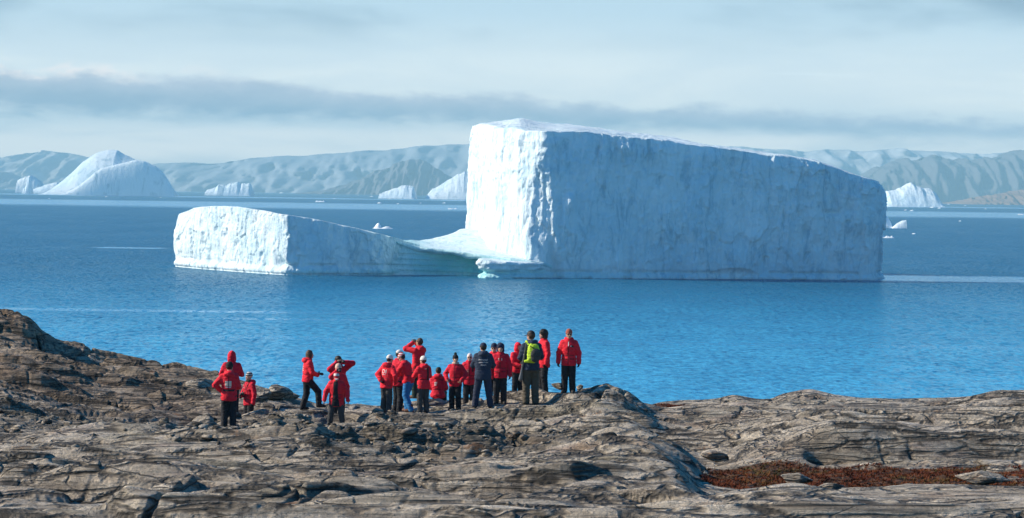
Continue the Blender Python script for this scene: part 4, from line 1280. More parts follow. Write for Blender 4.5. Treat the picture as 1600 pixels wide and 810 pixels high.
# ------------------------------------------------------------------ people: smooth bodies from distance fields
class Field:
    """signed distance field on a grid; shapes are blended in, then the zero surface is meshed"""
    def __init__(self, lo, hi, vox):
        self.lo = np.array(lo, float)
        self.v = vox
        self.n = np.maximum(np.ceil((np.array(hi) - self.lo) / vox).astype(int) + 1, 4)
        self.f = np.full(self.n, 0.2, np.float32)

    def _sub(self, lo, hi, pad):
        a = np.clip(np.floor((np.array(lo) - pad - self.lo) / self.v).astype(int), 0, self.n - 1)
        b = np.clip(np.ceil((np.array(hi) + pad - self.lo) / self.v).astype(int) + 1, 1, self.n)
        ax = [self.lo[i] + self.v * np.arange(a[i], b[i]) for i in range(3)]
        return tuple(slice(a[i], b[i]) for i in range(3)), np.meshgrid(*ax, indexing='ij')

    def add(self, d, sl, k):
        o = self.f[sl]
        if k > 0:
            h = np.clip(0.5 + 0.5 * (o - d) / k, 0, 1)
            self.f[sl] = o * (1 - h) + d * h - k * h * (1 - h)
        else:
            self.f[sl] = np.minimum(o, d)

    def cut(self, d, sl):
        self.f[sl] = np.maximum(self.f[sl], -d)

    def cone(self, a, b, ra, rb, k=0.03, pad=0.08):
        a, b = np.array(a, float), np.array(b, float)
        r = max(ra, rb)
        sl, (X, Y, Z) = self._sub(np.minimum(a, b) - r, np.maximum(a, b) + r, pad)
        ab = b - a
        L = ab @ ab + 1e-9
        t = np.clip(((X - a[0]) * ab[0] + (Y - a[1]) * ab[1] + (Z - a[2]) * ab[2]) / L, 0, 1)
        d = np.sqrt((X - a[0] - t * ab[0]) ** 2 + (Y - a[1] - t * ab[1]) ** 2 + (Z - a[2] - t * ab[2]) ** 2) - (ra + (rb - ra) * t)
        self.add(d.astype(np.float32), sl, k)

    def chain(self, pts, rads, k=0.02):
        for i in range(len(pts) - 1):
            self.cone(pts[i], pts[i + 1], rads[i], rads[i + 1], k if i == 0 else min(k, 0.02))

    def ell(self, c, r, R=None, k=0.03, cut=False, pad=0.08):
        c = np.array(c, float)
        R = np.eye(3) if R is None else R
        m = max(r)
        sl, (X, Y, Z) = self._sub(c - m, c + m, pad)
        q = np.stack([X - c[0], Y - c[1], Z - c[2]], -1) @ R
        qq = q / np.array(r)
        n0 = np.linalg.norm(qq, axis=-1)
        n1 = np.linalg.norm(qq / np.array(r), axis=-1) + 1e-6
        d = (n0 * (n0 - 1) / n1).astype(np.float32)
        if cut:
            self.cut(d, sl)
        else:
            self.add(d, sl, k)

    def trunk(self, rings, T, k=0.03, pad=0.08):
        """rings: (z, rx, ry, cy) in trunk space; T maps trunk space to the person's space"""
        zz = [q[0] for q in rings]
        pts = []
        for z, rx, ry, cy in rings:
            for a in (-1, 1):
                for b in (-1, 1):
                    pts.append(T((a * rx, cy + b * ry, z)))
        pts = np.array(pts)
        sl, (X, Y, Z) = self._sub(pts.min(0), pts.max(0), pad)
        q = T.inv(np.stack([X, Y, Z], -1))
        z = q[..., 2]
        rx = np.interp(z, zz, [r[1] for r in rings])
        ry = np.interp(z, zz, [r[2] for r in rings])
        cy = np.interp(z, zz, [r[3] for r in rings])
        n0 = np.sqrt((q[..., 0] / rx) ** 2 + ((q[..., 1] - cy) / ry) ** 2)
        d = (n0 - 1) * np.minimum(rx, ry)
        d = np.maximum(d, np.maximum(zz[0] - z, z - zz[-1]))
        self.add(d.astype(np.float32), sl, k)

    def mesh(self):
        f = self.f
        nx, ny, nz = f.shape
        ins = f < 0
        c = np.zeros((nx - 1, ny - 1, nz - 1), np.int8)
        for i in (0, 1):
            for j in (0, 1):
                for k in (0, 1):
                    c += ins[i:nx - 1 + i, j:ny - 1 + j, k:nz - 1 + k]
        act = (c > 0) & (c < 8)
        ci = np.argwhere(act)
        idx = np.full(act.shape, -1, np.int64)
        idx[act] = np.arange(len(ci))
        acc = np.zeros((len(ci), 3))
        cnt = np.zeros(len(ci))
        corners = [(i, j, k) for i in (0, 1) for j in (0, 1) for k in (0, 1)]
        for a in corners:
            for ax in range(3):
                if a[ax]:
                    continue
                b = list(a)
                b[ax] = 1
                fa = f[ci[:, 0] + a[0], ci[:, 1] + a[1], ci[:, 2] + a[2]]
                fb = f[ci[:, 0] + b[0], ci[:, 1] + b[1], ci[:, 2] + b[2]]
                cr = (fa < 0) != (fb < 0)
                t = np.where(cr, fa / np.where(cr, fa - fb, 1), 0)
                p = np.array(a, float)[None] + t[:, None] * (np.arange(3) == ax)
                acc[cr] += p[cr]
                cnt[cr] += 1
        V = self.lo + self.v * (ci + acc / np.maximum(cnt, 1)[:, None])
        F = []
        for ax in range(3):
            u, w = [(1, 2), (2, 0), (0, 1)][ax]
            s0 = [slice(None)] * 3
            s1 = [slice(None)] * 3
            s0[ax] = slice(0, -1)
            s1[ax] = slice(1, None)
            sg = ins[tuple(s0)] != ins[tuple(s1)]
            e = np.argwhere(sg)
            e = e[(e[:, u] > 0) & (e[:, w] > 0) & (e[:, u] < f.shape[u] - 1) & (e[:, w] < f.shape[w] - 1)]
            if not len(e):
                continue
            du, dw = np.eye(3, dtype=int)[u], np.eye(3, dtype=int)[w]
            q = np.stack([idx[tuple((e - du - dw).T)], idx[tuple((e - dw).T)], idx[tuple(e.T)], idx[tuple((e - du).T)]], 1)
            fl = ~ins[tuple(e.T)]
            q[fl] = q[fl][:, ::-1]
            F.append(q)
        return V, np.concatenate(F)


class Xf:
    def __init__(self, R, c, o=(0, 0, 0)):
        self.R, self.c, self.o = np.array(R, float), np.array(c, float), np.array(o, float)

    def __call__(self, p):
        return self.R @ (np.array(p, float) - self.c) + self.c + self.o

    def inv(self, P_):
        return (P_ - self.c - self.o) @ self.R + self.c


def rot(ax, ay=0, az_=0):
    return np.array((Matrix.Rotation(az_, 3, 'Z') @ Matrix.Rotation(ay, 3, 'Y') @ Matrix.Rotation(ax, 3, 'X')))


def ik(s, h, l1, l2, hint):
    s, h, hint = np.array(s), np.array(h), np.array(hint)
    v = h - s
    L = np.linalg.norm(v)
    if L > (l1 + l2) * 0.985:
        h = s + v / L * (l1 + l2) * 0.985
        v = h - s
        L = np.linalg.norm(v)
    n = v / L
    a = (l1 * l1 - l2 * l2 + L * L) / (2 * L)
    r = math.sqrt(max(l1 * l1 - a * a, 1e-6))
    q = hint - s - n * ((hint - s) @ n)
    q /= np.linalg.norm(q) + 1e-9
    return s + n * a + q * r, h


def wrinkle(V, F, amp, f, seed):
    n = np.zeros_like(V)
    q = V[F]
    fn = np.cross(q[:, 2] - q[:, 0], q[:, 3] - q[:, 1])
    for i in range(4):
        np.add.at(n, F[:, i], fn)
    n /= np.linalg.norm(n, axis=1, keepdims=True) + 1e-12
    w = fbm(V[:, 0] * f + seed, V[:, 1] * f, V[:, 2] * f * 1.9, 4) * amp
    fold = ridged(V[:, 0] * f * 0.5 + seed, V[:, 1] * f * 0.5 + 0.4 * V[:, 2] * f, V[:, 2] * f * 1.3, 2) * amp * 0.8
    return V + n * (w + fold)[:, None]


RED = mat_cloth('red_parka', (0.58, 0.006, 0.028), 0.2)
RED2 = mat_cloth('red_parka_bright', (0.70, 0.012, 0.030), 0.2)
NAVY = mat_cloth('navy_parka', (0.018, 0.032, 0.062), 0.2)
BLACK = mat_cloth('black_cloth', (0.012, 0.013, 0.017), 0.3)
NAVYTR = mat_cloth('navy_trousers', (0.020, 0.030, 0.058), 0.2)
GREYTR = mat_cloth('charcoal_trousers', (0.045, 0.046, 0.046), 0.25)
BROWNTR = mat_cloth('olive_trousers', (0.078, 0.064, 0.044), 0.25)
BLUETR = mat_cloth('blue_trousers', (0.020, 0.17, 0.42), 0.2)
DGREEN = mat_cloth('dark_green_cloth', (0.016, 0.035, 0.026), 0.2)
SKIN = mat_plain('skin', (0.52, 0.29, 0.20), 0.55, 0.12, 20)
WHITEC = mat_plain('white_knit', (0.70, 0.66, 0.60), 0.85, 0.15, 60, 0.5, 0.01)
BEIGE = mat_plain('beige_knit', (0.58, 0.42, 0.32), 0.85, 0.15, 60, 0.5, 0.01)
TANH = mat_plain('rust_knit', (0.30, 0.085, 0.055), 0.85, 0.15, 60, 0.5, 0.01)
NAVYK = mat_plain('navy_knit', (0.014, 0.022, 0.055), 0.85, 0.15, 60, 0.5, 0.01)
BLACKK = mat_plain('black_knit', (0.012, 0.013, 0.014), 0.85, 0.15, 60, 0.5, 0.01)
HAIRB = mat_plain('brown_hair', (0.07, 0.035, 0.02), 0.6, 0.4, 50, 0.6, 0.01)
HAIRK = mat_plain('dark_hair', (0.018, 0.013, 0.011), 0.55, 0.4, 50, 0.6, 0.01)
HAIRW = mat_plain('white_hair', (0.66, 0.62, 0.57), 0.7, 0.2, 50, 0.6, 0.01)
BOOT = mat_plain('boot_rubber', (0.02, 0.018, 0.017), 0.6, 0.3, 20)
BROWNB = mat_plain('brown_leather', (0.11, 0.05, 0.03), 0.6, 0.3, 20)
GLASS = mat_plain('dark_lens', (0.008, 0.008, 0.010), 0.15, 0.1, 5, spec=0.6)
PRINT = mat_plain('white_print', (0.74, 0.72, 0.69), 0.7, 0.08, 20)
PRINTO = mat_plain('cream_print', (0.72, 0.58, 0.46), 0.7, 0.08, 20)
CAMB = mat_plain('black_plastic', (0.012, 0.012, 0.013), 0.45, 0.2, 20, spec=0.5)
STEEL = mat_plain('grey_metal', (0.16, 0.16, 0.165), 0.35, 0.15, 20, metallic=0.6)
LIME = mat_cloth('lime_fabric', (0.44, 0.62, 0.035), 0.12)
SEAM = mat_plain('dark_seam', (0.16, 0.004, 0.012), 0.8, 0.1, 20)
LIP = mat_plain('lips', (0.33, 0.12, 0.10), 0.5, 0.1, 20)


def stripes_mat(name, a, b, freq, off=0.0):
    m, t, bs = material(name)
    c = t.n('ShaderNodeTexCoord').outputs['Object']
    s = t.n('ShaderNodeSeparateXYZ')
    t.put(s.inputs[0], c)
    w = t.m('FRACT', t.m('MULTIPLY_ADD', s.outputs[2], freq, off))
    zig = t.n('ShaderNodeTexChecker')
    t.put(zig.inputs['Vector'], c)
    zig.inputs['Scale'].default_value = freq * 2.0
    k = t.ss(w, 0.45, 0.55)
    t.put(bs.inputs['Base Color'], t.mix(k, a, b))
    bs.inputs['Roughness'].default_value = 0.9
    return m


STRIPE = stripes_mat('striped_knit', (0.015, 0.017, 0.018), (0.55, 0.52, 0.48), 17.0, 0.3)
NORDIC = stripes_mat('red_white_knit', (0.42, 0.012, 0.025), (0.66, 0.58, 0.55), 16.0, 0.1)
REDWHITE = stripes_mat('red_cap_white_band', (0.62, 0.56, 0.52), (0.52, 0.010, 0.022), 6.5, 0.18)
PANT = dict(black=BLACK, navy=NAVYTR, grey=GREYTR, brown=BROWNTR, blue=BLUETR, green=DGREEN)

ARMS = {  # hand target, elbow hint (trunk space, x for the right side)
    'down': ((.29, .05, .86), (.40, -.10, 1.13)),
    'away': ((.38, .08, .88), (.50, -.12, 1.15)),
    'chest': ((.075, .30, 1.22), (.42, .02, 1.08)),
    'belly': ((.07, .27, 1.06), (.45, -.10, 1.10)),
    'eyes': ((.085, .22, 1.60), (.46, .22, 1.25)),
    'eyeswide': ((.10, .18, 1.62), (.62, .12, 1.52)),
    'hips': ((.20, .10, 1.02), (.60, -.15, 1.15)),
    'pocket': ((.24, .14, .99), (.50, -.15, 1.12)),
    'reach': ((.11, .46, 1.18), (.36, .10, 1.05)),
    'back': ((.05, -.22, 1.00), (.45, -.22, 1.15)),
}


def make_person(key, label, yaw, h=1.75, lean=0.0, side=0.0, arms=('down', 'down'), legs='stand', jacket=RED, pants='black', hat=None, hatmat=None,
                hair=None, longhair=False, head=(0.0, 0.0), hood=None, gloves=None, glasses=False, hem=0.78, boots=BOOT, open_front=False, bulk=0.94, seed=None, pom=None, scarf=None, where=None):
    """the person stands at the origin facing +Y, then is turned by yaw degrees (0 faces the sea, 180 faces the camera, 90 faces left)"""
    x, y, z = where or STAND[key]
    root = empty('person', (x, y, z - 0.015), math.radians(yaw))
    k = h / 1.75
    root.scale = (k, k, k)
    tag(root, label, 'person')
    sd_ = seed if seed is not None else key * 1.7
    sit = legs == 'sit'
    hip_z = 0.92
    off = np.array((0, 0, 0.0))
    if sit:
        off = np.array((0, 0, -0.80))
    T = Xf(rot(-math.radians(lean), math.radians(side)), (0, 0, hip_z), off)
    neck = T((0, 0.01, 1.50))
    hp, ht = math.radians(head[0]), math.radians(head[1])
    HR = T.R @ rot(-hp, 0, ht)
    hc0 = T((0, 0.025, 1.545))

    def hd(p):
        """head space: origin at the neck pivot, face toward +Y"""
        return hc0 + HR @ np.array(p, float)
    # legs
    hips, kn, an, toe = [], [], [], []
    for s in (-1, 1):
        hp_ = np.array((0.095 * s, 0, 0.90)) + off
        if legs == 'stand':
            k_, a_ = (0.105 * s, 0.035, 0.50), (0.115 * s, -0.01, 0.085)
        elif legs == 'wide':
            k_, a_ = (0.16 * s, 0.03, 0.50), (0.21 * s, 0.0, 0.085)
        elif legs == 'stride':
            k_, a_ = ((0.11, 0.30, 0.56), (0.11, 0.33, 0.17)) if s > 0 else ((-0.11, 0.0, 0.50), (-0.11, -0.12, 0.085))
        elif legs == 'step':
            k_, a_ = ((0.11, 0.14, 0.51), (0.12, 0.10, 0.085)) if s > 0 else ((-0.11, 0.04, 0.50), (-0.12, -0.16, 0.10))
        else:
            k_, a_ = (0.13 * s, 0.44, 0.16), (0.14 * s, 0.50, -0.28)
        hips.append(hp_)
        kn.append(np.array(k_, float))
        an.append(np.array(a_, float))
        toe.append(np.array(a_, float) + np.array((0.035 * s, 0.155, -0.045)))
    # arms
    sh, elb, hand = [], [], []
    for s, pose in zip((-1, 1), arms):
        S = T((0.195 * s, 0.0, 1.42))
        ht_, hint = ARMS[pose]
        h_ = T((ht_[0] * s, ht_[1], ht_[2]))
        e_, h_ = ik(S, h_, 0.30, 0.27, T((hint[0] * s, hint[1], hint[2])))
        sh.append(S)
        elb.append(e_)
        hand.append(h_)
    lo = np.minimum.reduce([*hips, *kn, *an, *toe, *sh, *elb, *hand, hc0]) - np.array((.22, .26, .13))
    hi = np.maximum.reduce([*hips, *kn, *an, *toe, *sh, *elb, *hand, hc0 + np.array((0, 0, .26))]) + np.array((.22, .24, .15))

    # body: one continuous surface
    B = Field(lo, hi, 0.0125)
    B.trunk([(0.84, .13, .09, 0), (0.95, .145, .10, 0), (1.10, .125, .09, 0), (1.28, .15, .10, 0), (1.40, .165, .09, 0), (1.47, .09, .07, 0)], T)
    B.chain([T((0, 0, 1.42)), hc0 + HR @ np.array((0, 0.005, 0.03))], [.062, .056])
    B.ell(hd((0, 0.0, .125)), (.077, .098, .105), HR)                        # skull
    B.ell(hd((0, 0.040, .062)), (.058, .062, .068), HR, 0.03)                 # jaw
    B.ell(hd((0, 0.088, .022)), (.024, .020, .020), HR, 0.03)                 # chin
    B.cone(hd((0, .094, .112)), hd((0, .116, .082)), .010, .0155, 0.012)      # nose
    B.cone(hd((-.045, .080, .132)), hd((.045, .080, .132)), .015, .015, 0.02)  # brow
    for s in (-1, 1):
        B.ell(hd((.079 * s, -.005, .092)), (.012, .024, .036), HR, 0.01)      # ears
        B.ell(hd((.045 * s, .068, .075)), (.022, .02, .022), HR, 0.02)        # cheeks
    for i, s in enumerate((-1, 1)):
        B.chain([sh[i], elb[i], hand[i]], [.052, .040, .028])
        B.chain([hips[i], kn[i], an[i]], [.085, .056, .042])
        B.cone(an[i], toe[i], .042, .036)
    fingers = []
    for i, s in enumerate((-1, 1)):
        fw = hand[i] - elb[i]
        fw /= np.linalg.norm(fw)
        inw = T.R @ np.array((-s, 0.25, 0.0))
        inw -= fw * (inw @ fw)
        inw /= np.linalg.norm(inw)
        acr = np.cross(fw, inw)
        if (acr @ (T.R @ np.array((0, 1, 0.3)))) < 0:
            acr = -acr
        palm = [hand[i] + fw * 0.015, hand[i] + fw * 0.085]
        fs = []
        for j, (o_, L_) in enumerate(((.030, .066), (.010, .076), (-.010, .070), (-.029, .054))):
            b0 = hand[i] + fw * 0.082 + acr * o_
            b1 = b0 + (fw * 0.85 + inw * 0.35) * L_ * 0.5
            b2 = b1 + (fw * 0.35 + inw * 0.85) * L_ * 0.5
            fs.append(([b0, b1, b2], [.0105, .0095, .008]))
        t0 = hand[i] + fw * 0.03 + acr * 0.030
        t1 = t0 + acr * 0.030 + fw * 0.028 + inw * 0.010
        fs.append(([t0, t1, t1 + fw * 0.03 + inw * 0.014], [.0145, .0125, .010]))
        fingers.append((palm, acr, inw, fs))
        for o_ in (.022, 0, -.022):
            B.cone(palm[0] + acr * o_ * .7, palm[1] + acr * o_, .017, .014, 0.012)
        for pts, rr in fs:
            B.chain(pts, rr, 0.006)
    V, F = B.mesh()
    mesh_obj('body', V, F, SKIN, root)

    # trousers
    lo2 = np.minimum.reduce([*hips, *kn, *an]) - np.array((.17, .2, .07))
    hi2 = np.maximum.reduce([*hips, *kn, *an]) + np.array((.17, .2, .16))
    Tr = Field(lo2, hi2, 0.016)
    Tl = Xf(np.eye(3), (0, 0, hip_z), off)
    Tr.trunk([(0.80, .155, .115, 0), (0.92, .168, .125, -.01), (1.02, .15, .115, 0)], Tl)
    for i in (0, 1):
        Tr.chain([hips[i], kn[i], an[i] + np.array((0, 0, .0))], [.110, .092, .082], 0.04)
    sl_, (X_, Y_, Z_) = Tr._sub(lo2, hi2, 0)
    V, F = Tr.mesh()
    V = wrinkle(V, F, 0.007, 11.0, sd_)
    mesh_obj('trousers', V, F, PANT[pants], root)

    # boots
    for i in (0, 1):
        Bt = Field(np.minimum(an[i], toe[i]) - .1, np.maximum(an[i], toe[i]) + np.array((.1, .1, .2)), 0.012)
        d = (toe[i] - an[i])
        d[2] = 0
        d /= np.linalg.norm(d)
        so = an[i][2] - 0.045
        A0 = np.array((an[i][0], an[i][1], so)) - d * 0.045
        A1 = np.array((an[i][0], an[i][1], so)) + d * 0.165
        Bt.cone(A0, A1, .044, .042)
        Bt.cone(an[i] + np.array((0, 0, .0)), an[i] + np.array((0, 0, .11)), .056, .062)
        Bt.cone(an[i], A1, .052, .038)
        V, F = Bt.mesh()
        V[:, 2] = np.maximum(V[:, 2], so - 0.036)
        mesh_obj('boot', V, F, boots, root)

    # parka: trunk, sleeves, collar in one surface
    J = Field(lo - .06, hi + .06, 0.0145)
    b = bulk
    hm = hem if not sit else 0.84
    rings = [(hm, .215 * b, .165 * b, .0), (hm + 0.05, .222 * b, .172 * b, .0), (0.98, .215 * b, .168 * b, .0), (1.07, .198 * b, .150 * b, .0), (1.14, .212 * b, .160 * b, .0),
             (1.28, .222 * b, .165 * b, .005), (1.38, .215 * b, .150 * b, .0), (1.45, .165 * b, .122 * b, -.005), (1.50, .105, .100, 0.0), (1.545, .088, .092, .005)]
    if sit:
        Ts = T
        J.trunk(rings, Ts)
        J.ell(np.array((0, 0.03, 0.90)) + off, (.24, .22, .13))
    else:
        # below the waist the skirt hangs from the hips
        J.trunk([r for r in rings if r[0] > 0.9] if abs(lean) > 6 else rings, T)
        if abs(lean) > 6:
            T2 = Xf(rot(-math.radians(lean * 0.35), math.radians(side * 0.4)), (0, 0, 1.02), off + (T((0, 0, 1.02)) - np.array((0, 0, 1.02)) - off) * 0.9)
            J.trunk([r for r in rings if r[0] < 1.1], T2)
    for i, s in enumerate((-1, 1)):
        fw = (hand[i] - elb[i]) / np.linalg.norm(hand[i] - elb[i])
        J.chain([sh[i] - T.R @ np.array((0.03 * s, 0, 0.012)), elb[i], hand[i] - fw * 0.015], [.092 * b, .074 * b, .060], 0.05)
        J.cone(hand[i] - fw * 0.05, hand[i] + fw * 0.004, .056, .060, 0.01)
    if hood == 'down':
        J.ell(T((0, -.105, 1.475)), (.135, .085, .075), T.R, 0.04)
        J.cone(T((-.085, -.01, 1.52)), T((-.02, -.12, 1.50)), .045, .05)
        J.cone(T((.085, -.01, 1.52)), T((.02, -.12, 1.50)), .045, .05)
    V, F = J.mesh()
    V = wrinkle(V, F, 0.008, 9.0, sd_ + 3)
    jk = mesh_obj('parka', V, F, jacket, root)
    tree = BVHTree.FromPolygons([tuple(v) for v in V], [tuple(f) for f in F])

    def onto(pts, direction, lift=0.006):
        """drop points given in trunk space on the parka, looking along direction (trunk space)"""
        dv = T.R @ np.array(direction, float)
        out = []
        for p in pts:
            o_ = T(p) - dv * 0.6
            hit = tree.ray_cast(Vector(o_), Vector(dv), 1.2)
            q = np.array(hit[0]) if hit[0] is not None else T(p)
            out.append(q - dv * lift)
        return np.array(out)

    def strip(name, x0, x1, z0, z1, side_, mat, nx=8, nz=8, lift=0.006, slope=0.0):
        """cloth patch on the parka: side_ +1 the chest, -1 the back"""
        gx, gz = np.meshgrid(np.linspace(x0, x1, nx), np.linspace(z0, z1, nz))
        pts = np.stack([gx, gx * 0, gz + slope * (gx - x0)], -1).reshape(-1, 3)
        q = onto(pts, (0, -side_, 0), lift)
        q2 = onto(pts, (0, -side_, 0), -0.004)
        n = len(q)
        Fq = grid_faces(nz, nx)
        o = mesh_obj(name, np.concatenate([q, q2]), np.concatenate([Fq, Fq[:, ::-1] + n]), mat, jk)
        return o

    def lettering(name, body, cx, cz, width, side_, mat):
        cu = bpy.data.curves.new('letters', 'FONT')
        cu.body = body
        cu.align_x, cu.align_y = 'CENTER', 'CENTER'
        cu.resolution_u = 3
        ob = bpy.data.objects.new('letters', cu)
        COL.objects.link(ob)
        dg = bpy.context.evaluated_depsgraph_get()
        me = ob.evaluated_get(dg).to_mesh()
        v = np.array([tuple(q.co) for q in me.vertices])
        fs = [tuple(p.vertices) for p in me.polygons]
        ob.evaluated_get(dg).to_mesh_clear()
        bpy.data.objects.remove(ob)
        bpy.data.curves.remove(cu)
        sc_ = width / (v[:, 0].max() - v[:, 0].min())
        pts = np.stack([v[:, 0] * sc_ * (-side_) + cx, 0 * v[:, 0], v[:, 1] * sc_ + cz], -1)
        q = onto(pts, (0, -side_, 0), 0.008)
        return mesh_obj(name, q, np.array(fs, dtype=object) if len({len(f) for f in fs}) > 1 else np.array(fs), mat, jk, smooth=False)

    # zip, waist seam and pocket flaps
    if not open_front:
        strip('zipper', -.012, .012, hm + 0.03, 1.47, 1, SEAM if jacket is not NAVY else BLACK, 3, 24, 0.004)
    if jacket is not NAVY:
        for sd2 in (1, -1):
            strip('waist_seam', -.17 * b, .17 * b, 1.065, 1.083, sd2, SEAM, 18, 2, 0.004)
        strip('pocket_flap', -.165, -.045, 0.955, 0.985, 1, SEAM, 6, 2, 0.008)
        strip('pocket_flap', .045, .165, 0.955, 0.985, 1, SEAM, 6, 2, 0.008)
    if open_front:
        gz, gu = np.meshgrid(np.linspace(hm + 0.005, 1.50, 26), np.linspace(-1, 1, 10), indexing='ij')
        hw = np.interp(gz, [hm, 0.95, 1.2, 1.4, 1.5], [.135, .095, .07, .075, .06])
        pts = np.stack([gu * hw + .01, gu * 0, gz], -1).reshape(-1, 3)
        q, q2 = onto(pts, (0, -1, 0), 0.008), onto(pts, (0, -1, 0), -0.004)
        Fq = grid_faces(26, 10)
        mesh_obj('dark_jersey', np.concatenate([q, q2]), np.concatenate([Fq, Fq[:, ::-1] + len(q)]), BLACK, jk)

    # hood worn up / headgear / hair
    if hood == 'up':
        Hd = Field(hc0 - .24, hc0 + np.array((.24, .24, .34)), 0.0125)
        Hd.ell(hd((0, -.012, .120)), (.112, .128, .142), HR)
        Hd.ell(hd((0, -.035, .02)), (.115, .115, .10), HR, 0.05)
        Hd.cone(hd((0, -.06, .20)), hd((0, -.10, .225)), .05, .03, 0.05)
        Hd.ell(hd((0, .125, .095)), (.070, .085, .088), HR, cut=True)
        V, F = Hd.mesh()
        mesh_obj('hood', wrinkle(V, F, 0.005, 12, sd_), F, jacket, jk)
    if hair:
        Hh = Field(hc0 - .26, hc0 + .30, 0.011)
        Hh.ell(hd((0, -.012, .135)), (.087, .102, .106), HR)
        if longhair:
            Hh.ell(hd((0, -.035, .04)), (.098, .075, .13), HR, 0.04)
            for s in (-1, 1):
                Hh.ell(hd((.078 * s, .005, .05)), (.03, .05, .11), HR, 0.03)
        Hh.ell(hd((0, .125, .080)), (.068, .085, .075), HR, cut=True)
        V, F = Hh.mesh()
        mesh_obj('hair', wrinkle(V, F, 0.006, 26, sd_), F, hair, root)
    if hat == 'beanie':
        Hb = Field(hc0 - .2, hc0 + .34, 0.011)
        Hb.ell(hd((0, -.012, .165)), (.092, .110, .100), HR)
        Hb.ell(hd((0, -.004, .148)), (.097, .114, .034), HR, 0.01)
        Hb.ell(hd((0, -.0, .055)), (.2, .2, .066), HR, cut=True)
        V, F = Hb.mesh()
        hb = mesh_obj('beanie', wrinkle(V, F, 0.003, 30, sd_), F, hatmat, root)
        if pom:
            Pm = Field(hd((0, -.03, .29)) - .07, hd((0, -.03, .29)) + .07, 0.008)
            Pm.ell(hd((0, -.03, .285)), (.042, .042, .04), HR)
            V, F = Pm.mesh()
            mesh_obj('pompom', wrinkle(V, F, 0.008, 60, sd_), F, pom, hb)
    elif hat == 'cap':
        Hb = Field(hc0 - .22, hc0 + .32, 0.010)
        Hb.ell(hd((0, -.008, .160)), (.090, .108, .088), HR)
        Hb.ell(hd((0, -.0, .060)), (.2, .2, .075), HR, cut=True)
        Hb.ell(hd((0, .125, .140)), (.072, .085, .010), HR, 0.01)
        V, F = Hb.mesh()
        mesh_obj('cap', V, F, hatmat, root)
    elif hat == 'fur':
        Hb = Field(hc0 - .26, hc0 + .34, 0.012)
        Hb.ell(hd((0, -.012, .160)), (.105, .120, .105), HR)
        Hb.ell(hd((0, -.03, .06)), (.105, .09, .12), HR, 0.04)
        Hb.ell(hd((0, .125, .085)), (.066, .085, .062), HR, cut=True)
        V, F = Hb.mesh()
        mesh_obj('fur_hat', wrinkle(V, F, 0.010, 24, sd_), F, hatmat, root)
    # eyes, mouth, glasses
    if glasses:
        Gl = Field(hd((0, .09, .112)) - .13, hd((0, .09, .112)) + .13, 0.007)
        for s in (-1, 1):
            Gl.ell(hd((.033 * s, .098, .110)), (.027, .010, .020), HR, 0.004)
            Gl.cone(hd((.058 * s, .090, .114)), hd((.084 * s, .0, .108)), .006, .006, 0.004)
        Gl.cone(hd((-.02, .104, .114)), hd((.02, .104, .114)), .006, .006, 0.004)
        V, F = Gl.mesh()
        mesh_obj('sunglasses', V, F, GLASS, root)
    else:
        for s in (-1, 1):
            E_ = Field(hd((.03 * s, .09, .11)) - .03, hd((.03 * s, .09, .11)) + .03, 0.004)
            E_.ell(hd((.031 * s, .089, .110)), (.012, .008, .008), HR, 0)
            V, F = E_.mesh()
            mesh_obj('eye', V, F, GLASS, root)
    M_ = Field(hd((0, .1, .052)) - .05, hd((0, .1, .052)) + .05, 0.005)
    M_.ell(hd((0, .098, .052)), (.023, .008, .008), HR, 0)
    V, F = M_.mesh()
    mesh_obj('mouth', V, F, LIP, root)
    if gloves:
        for i in (0, 1):
            G = Field(hand[i] - .2, hand[i] + .2, 0.010)
            palm, acr, inw, fs = fingers[i]
            for o_ in (.022, 0, -.022):
                G.cone(palm[0] + acr * o_ * .7 - (palm[1] - palm[0]) * 0.8, palm[1] + acr * o_, .028, .022, 0.012)
            for pts, rr in fs:
                G.chain(pts, [r + .006 for r in rr], 0.006)
            V, F = G.mesh()
            mesh_obj('glove', V, F, gloves, root)
    if scarf:
        S_ = Field(hc0 - .22, hc0 + .2, 0.012)
        for q in range(12):
            a0, a1 = q / 12 * 6.283, (q + 1) / 12 * 6.283
            S_.cone(T((.085 * math.cos(a0), .09 * math.sin(a0), 1.53)), T((.085 * math.cos(a1), .09 * math.sin(a1), 1.53)), .030, .030, 0.01)
        V, F = S_.mesh()
        mesh_obj('scarf', wrinkle(V, F, 0.006, 20, sd_), F, scarf, root)
    root_m = Matrix.Translation((x, y, z - 0.015)) @ Matrix.Rotation(math.radians(yaw), 4, 'Z') @ Matrix.Scale(k, 4)

    class Out:
        pass
    o = Out()
    o.root, o.M, o.T, o.hd, o.hand, o.strip, o.lettering, o.HR, o.onto, o.jk, o.elb = root, root_m, T, hd, hand, strip, lettering, HR, onto, jk, elb
    return o


def w(o, p):
    return o.M @ Vector(p)


def prop(name, label, cat, o, build, vox=0.008):
    """something a person holds or carries: built in the person's own space, stored as a thing of its own"""
    root = empty(name, o.M.translation, o.M.to_euler().z)
    root.scale = o.M.to_scale()
    tag(root, label, cat)
    build(root)
    return root


def field_part(name, lo, hi, vox, fn, mat, parent, wr=0.0):
    fl = Field(lo, hi, vox)
    fn(fl)
    V, F = fl.mesh()
    if wr:
        V = wrinkle(V, F, wr, 14, 2.0)
    return mesh_obj(name, V, F, mat, parent)


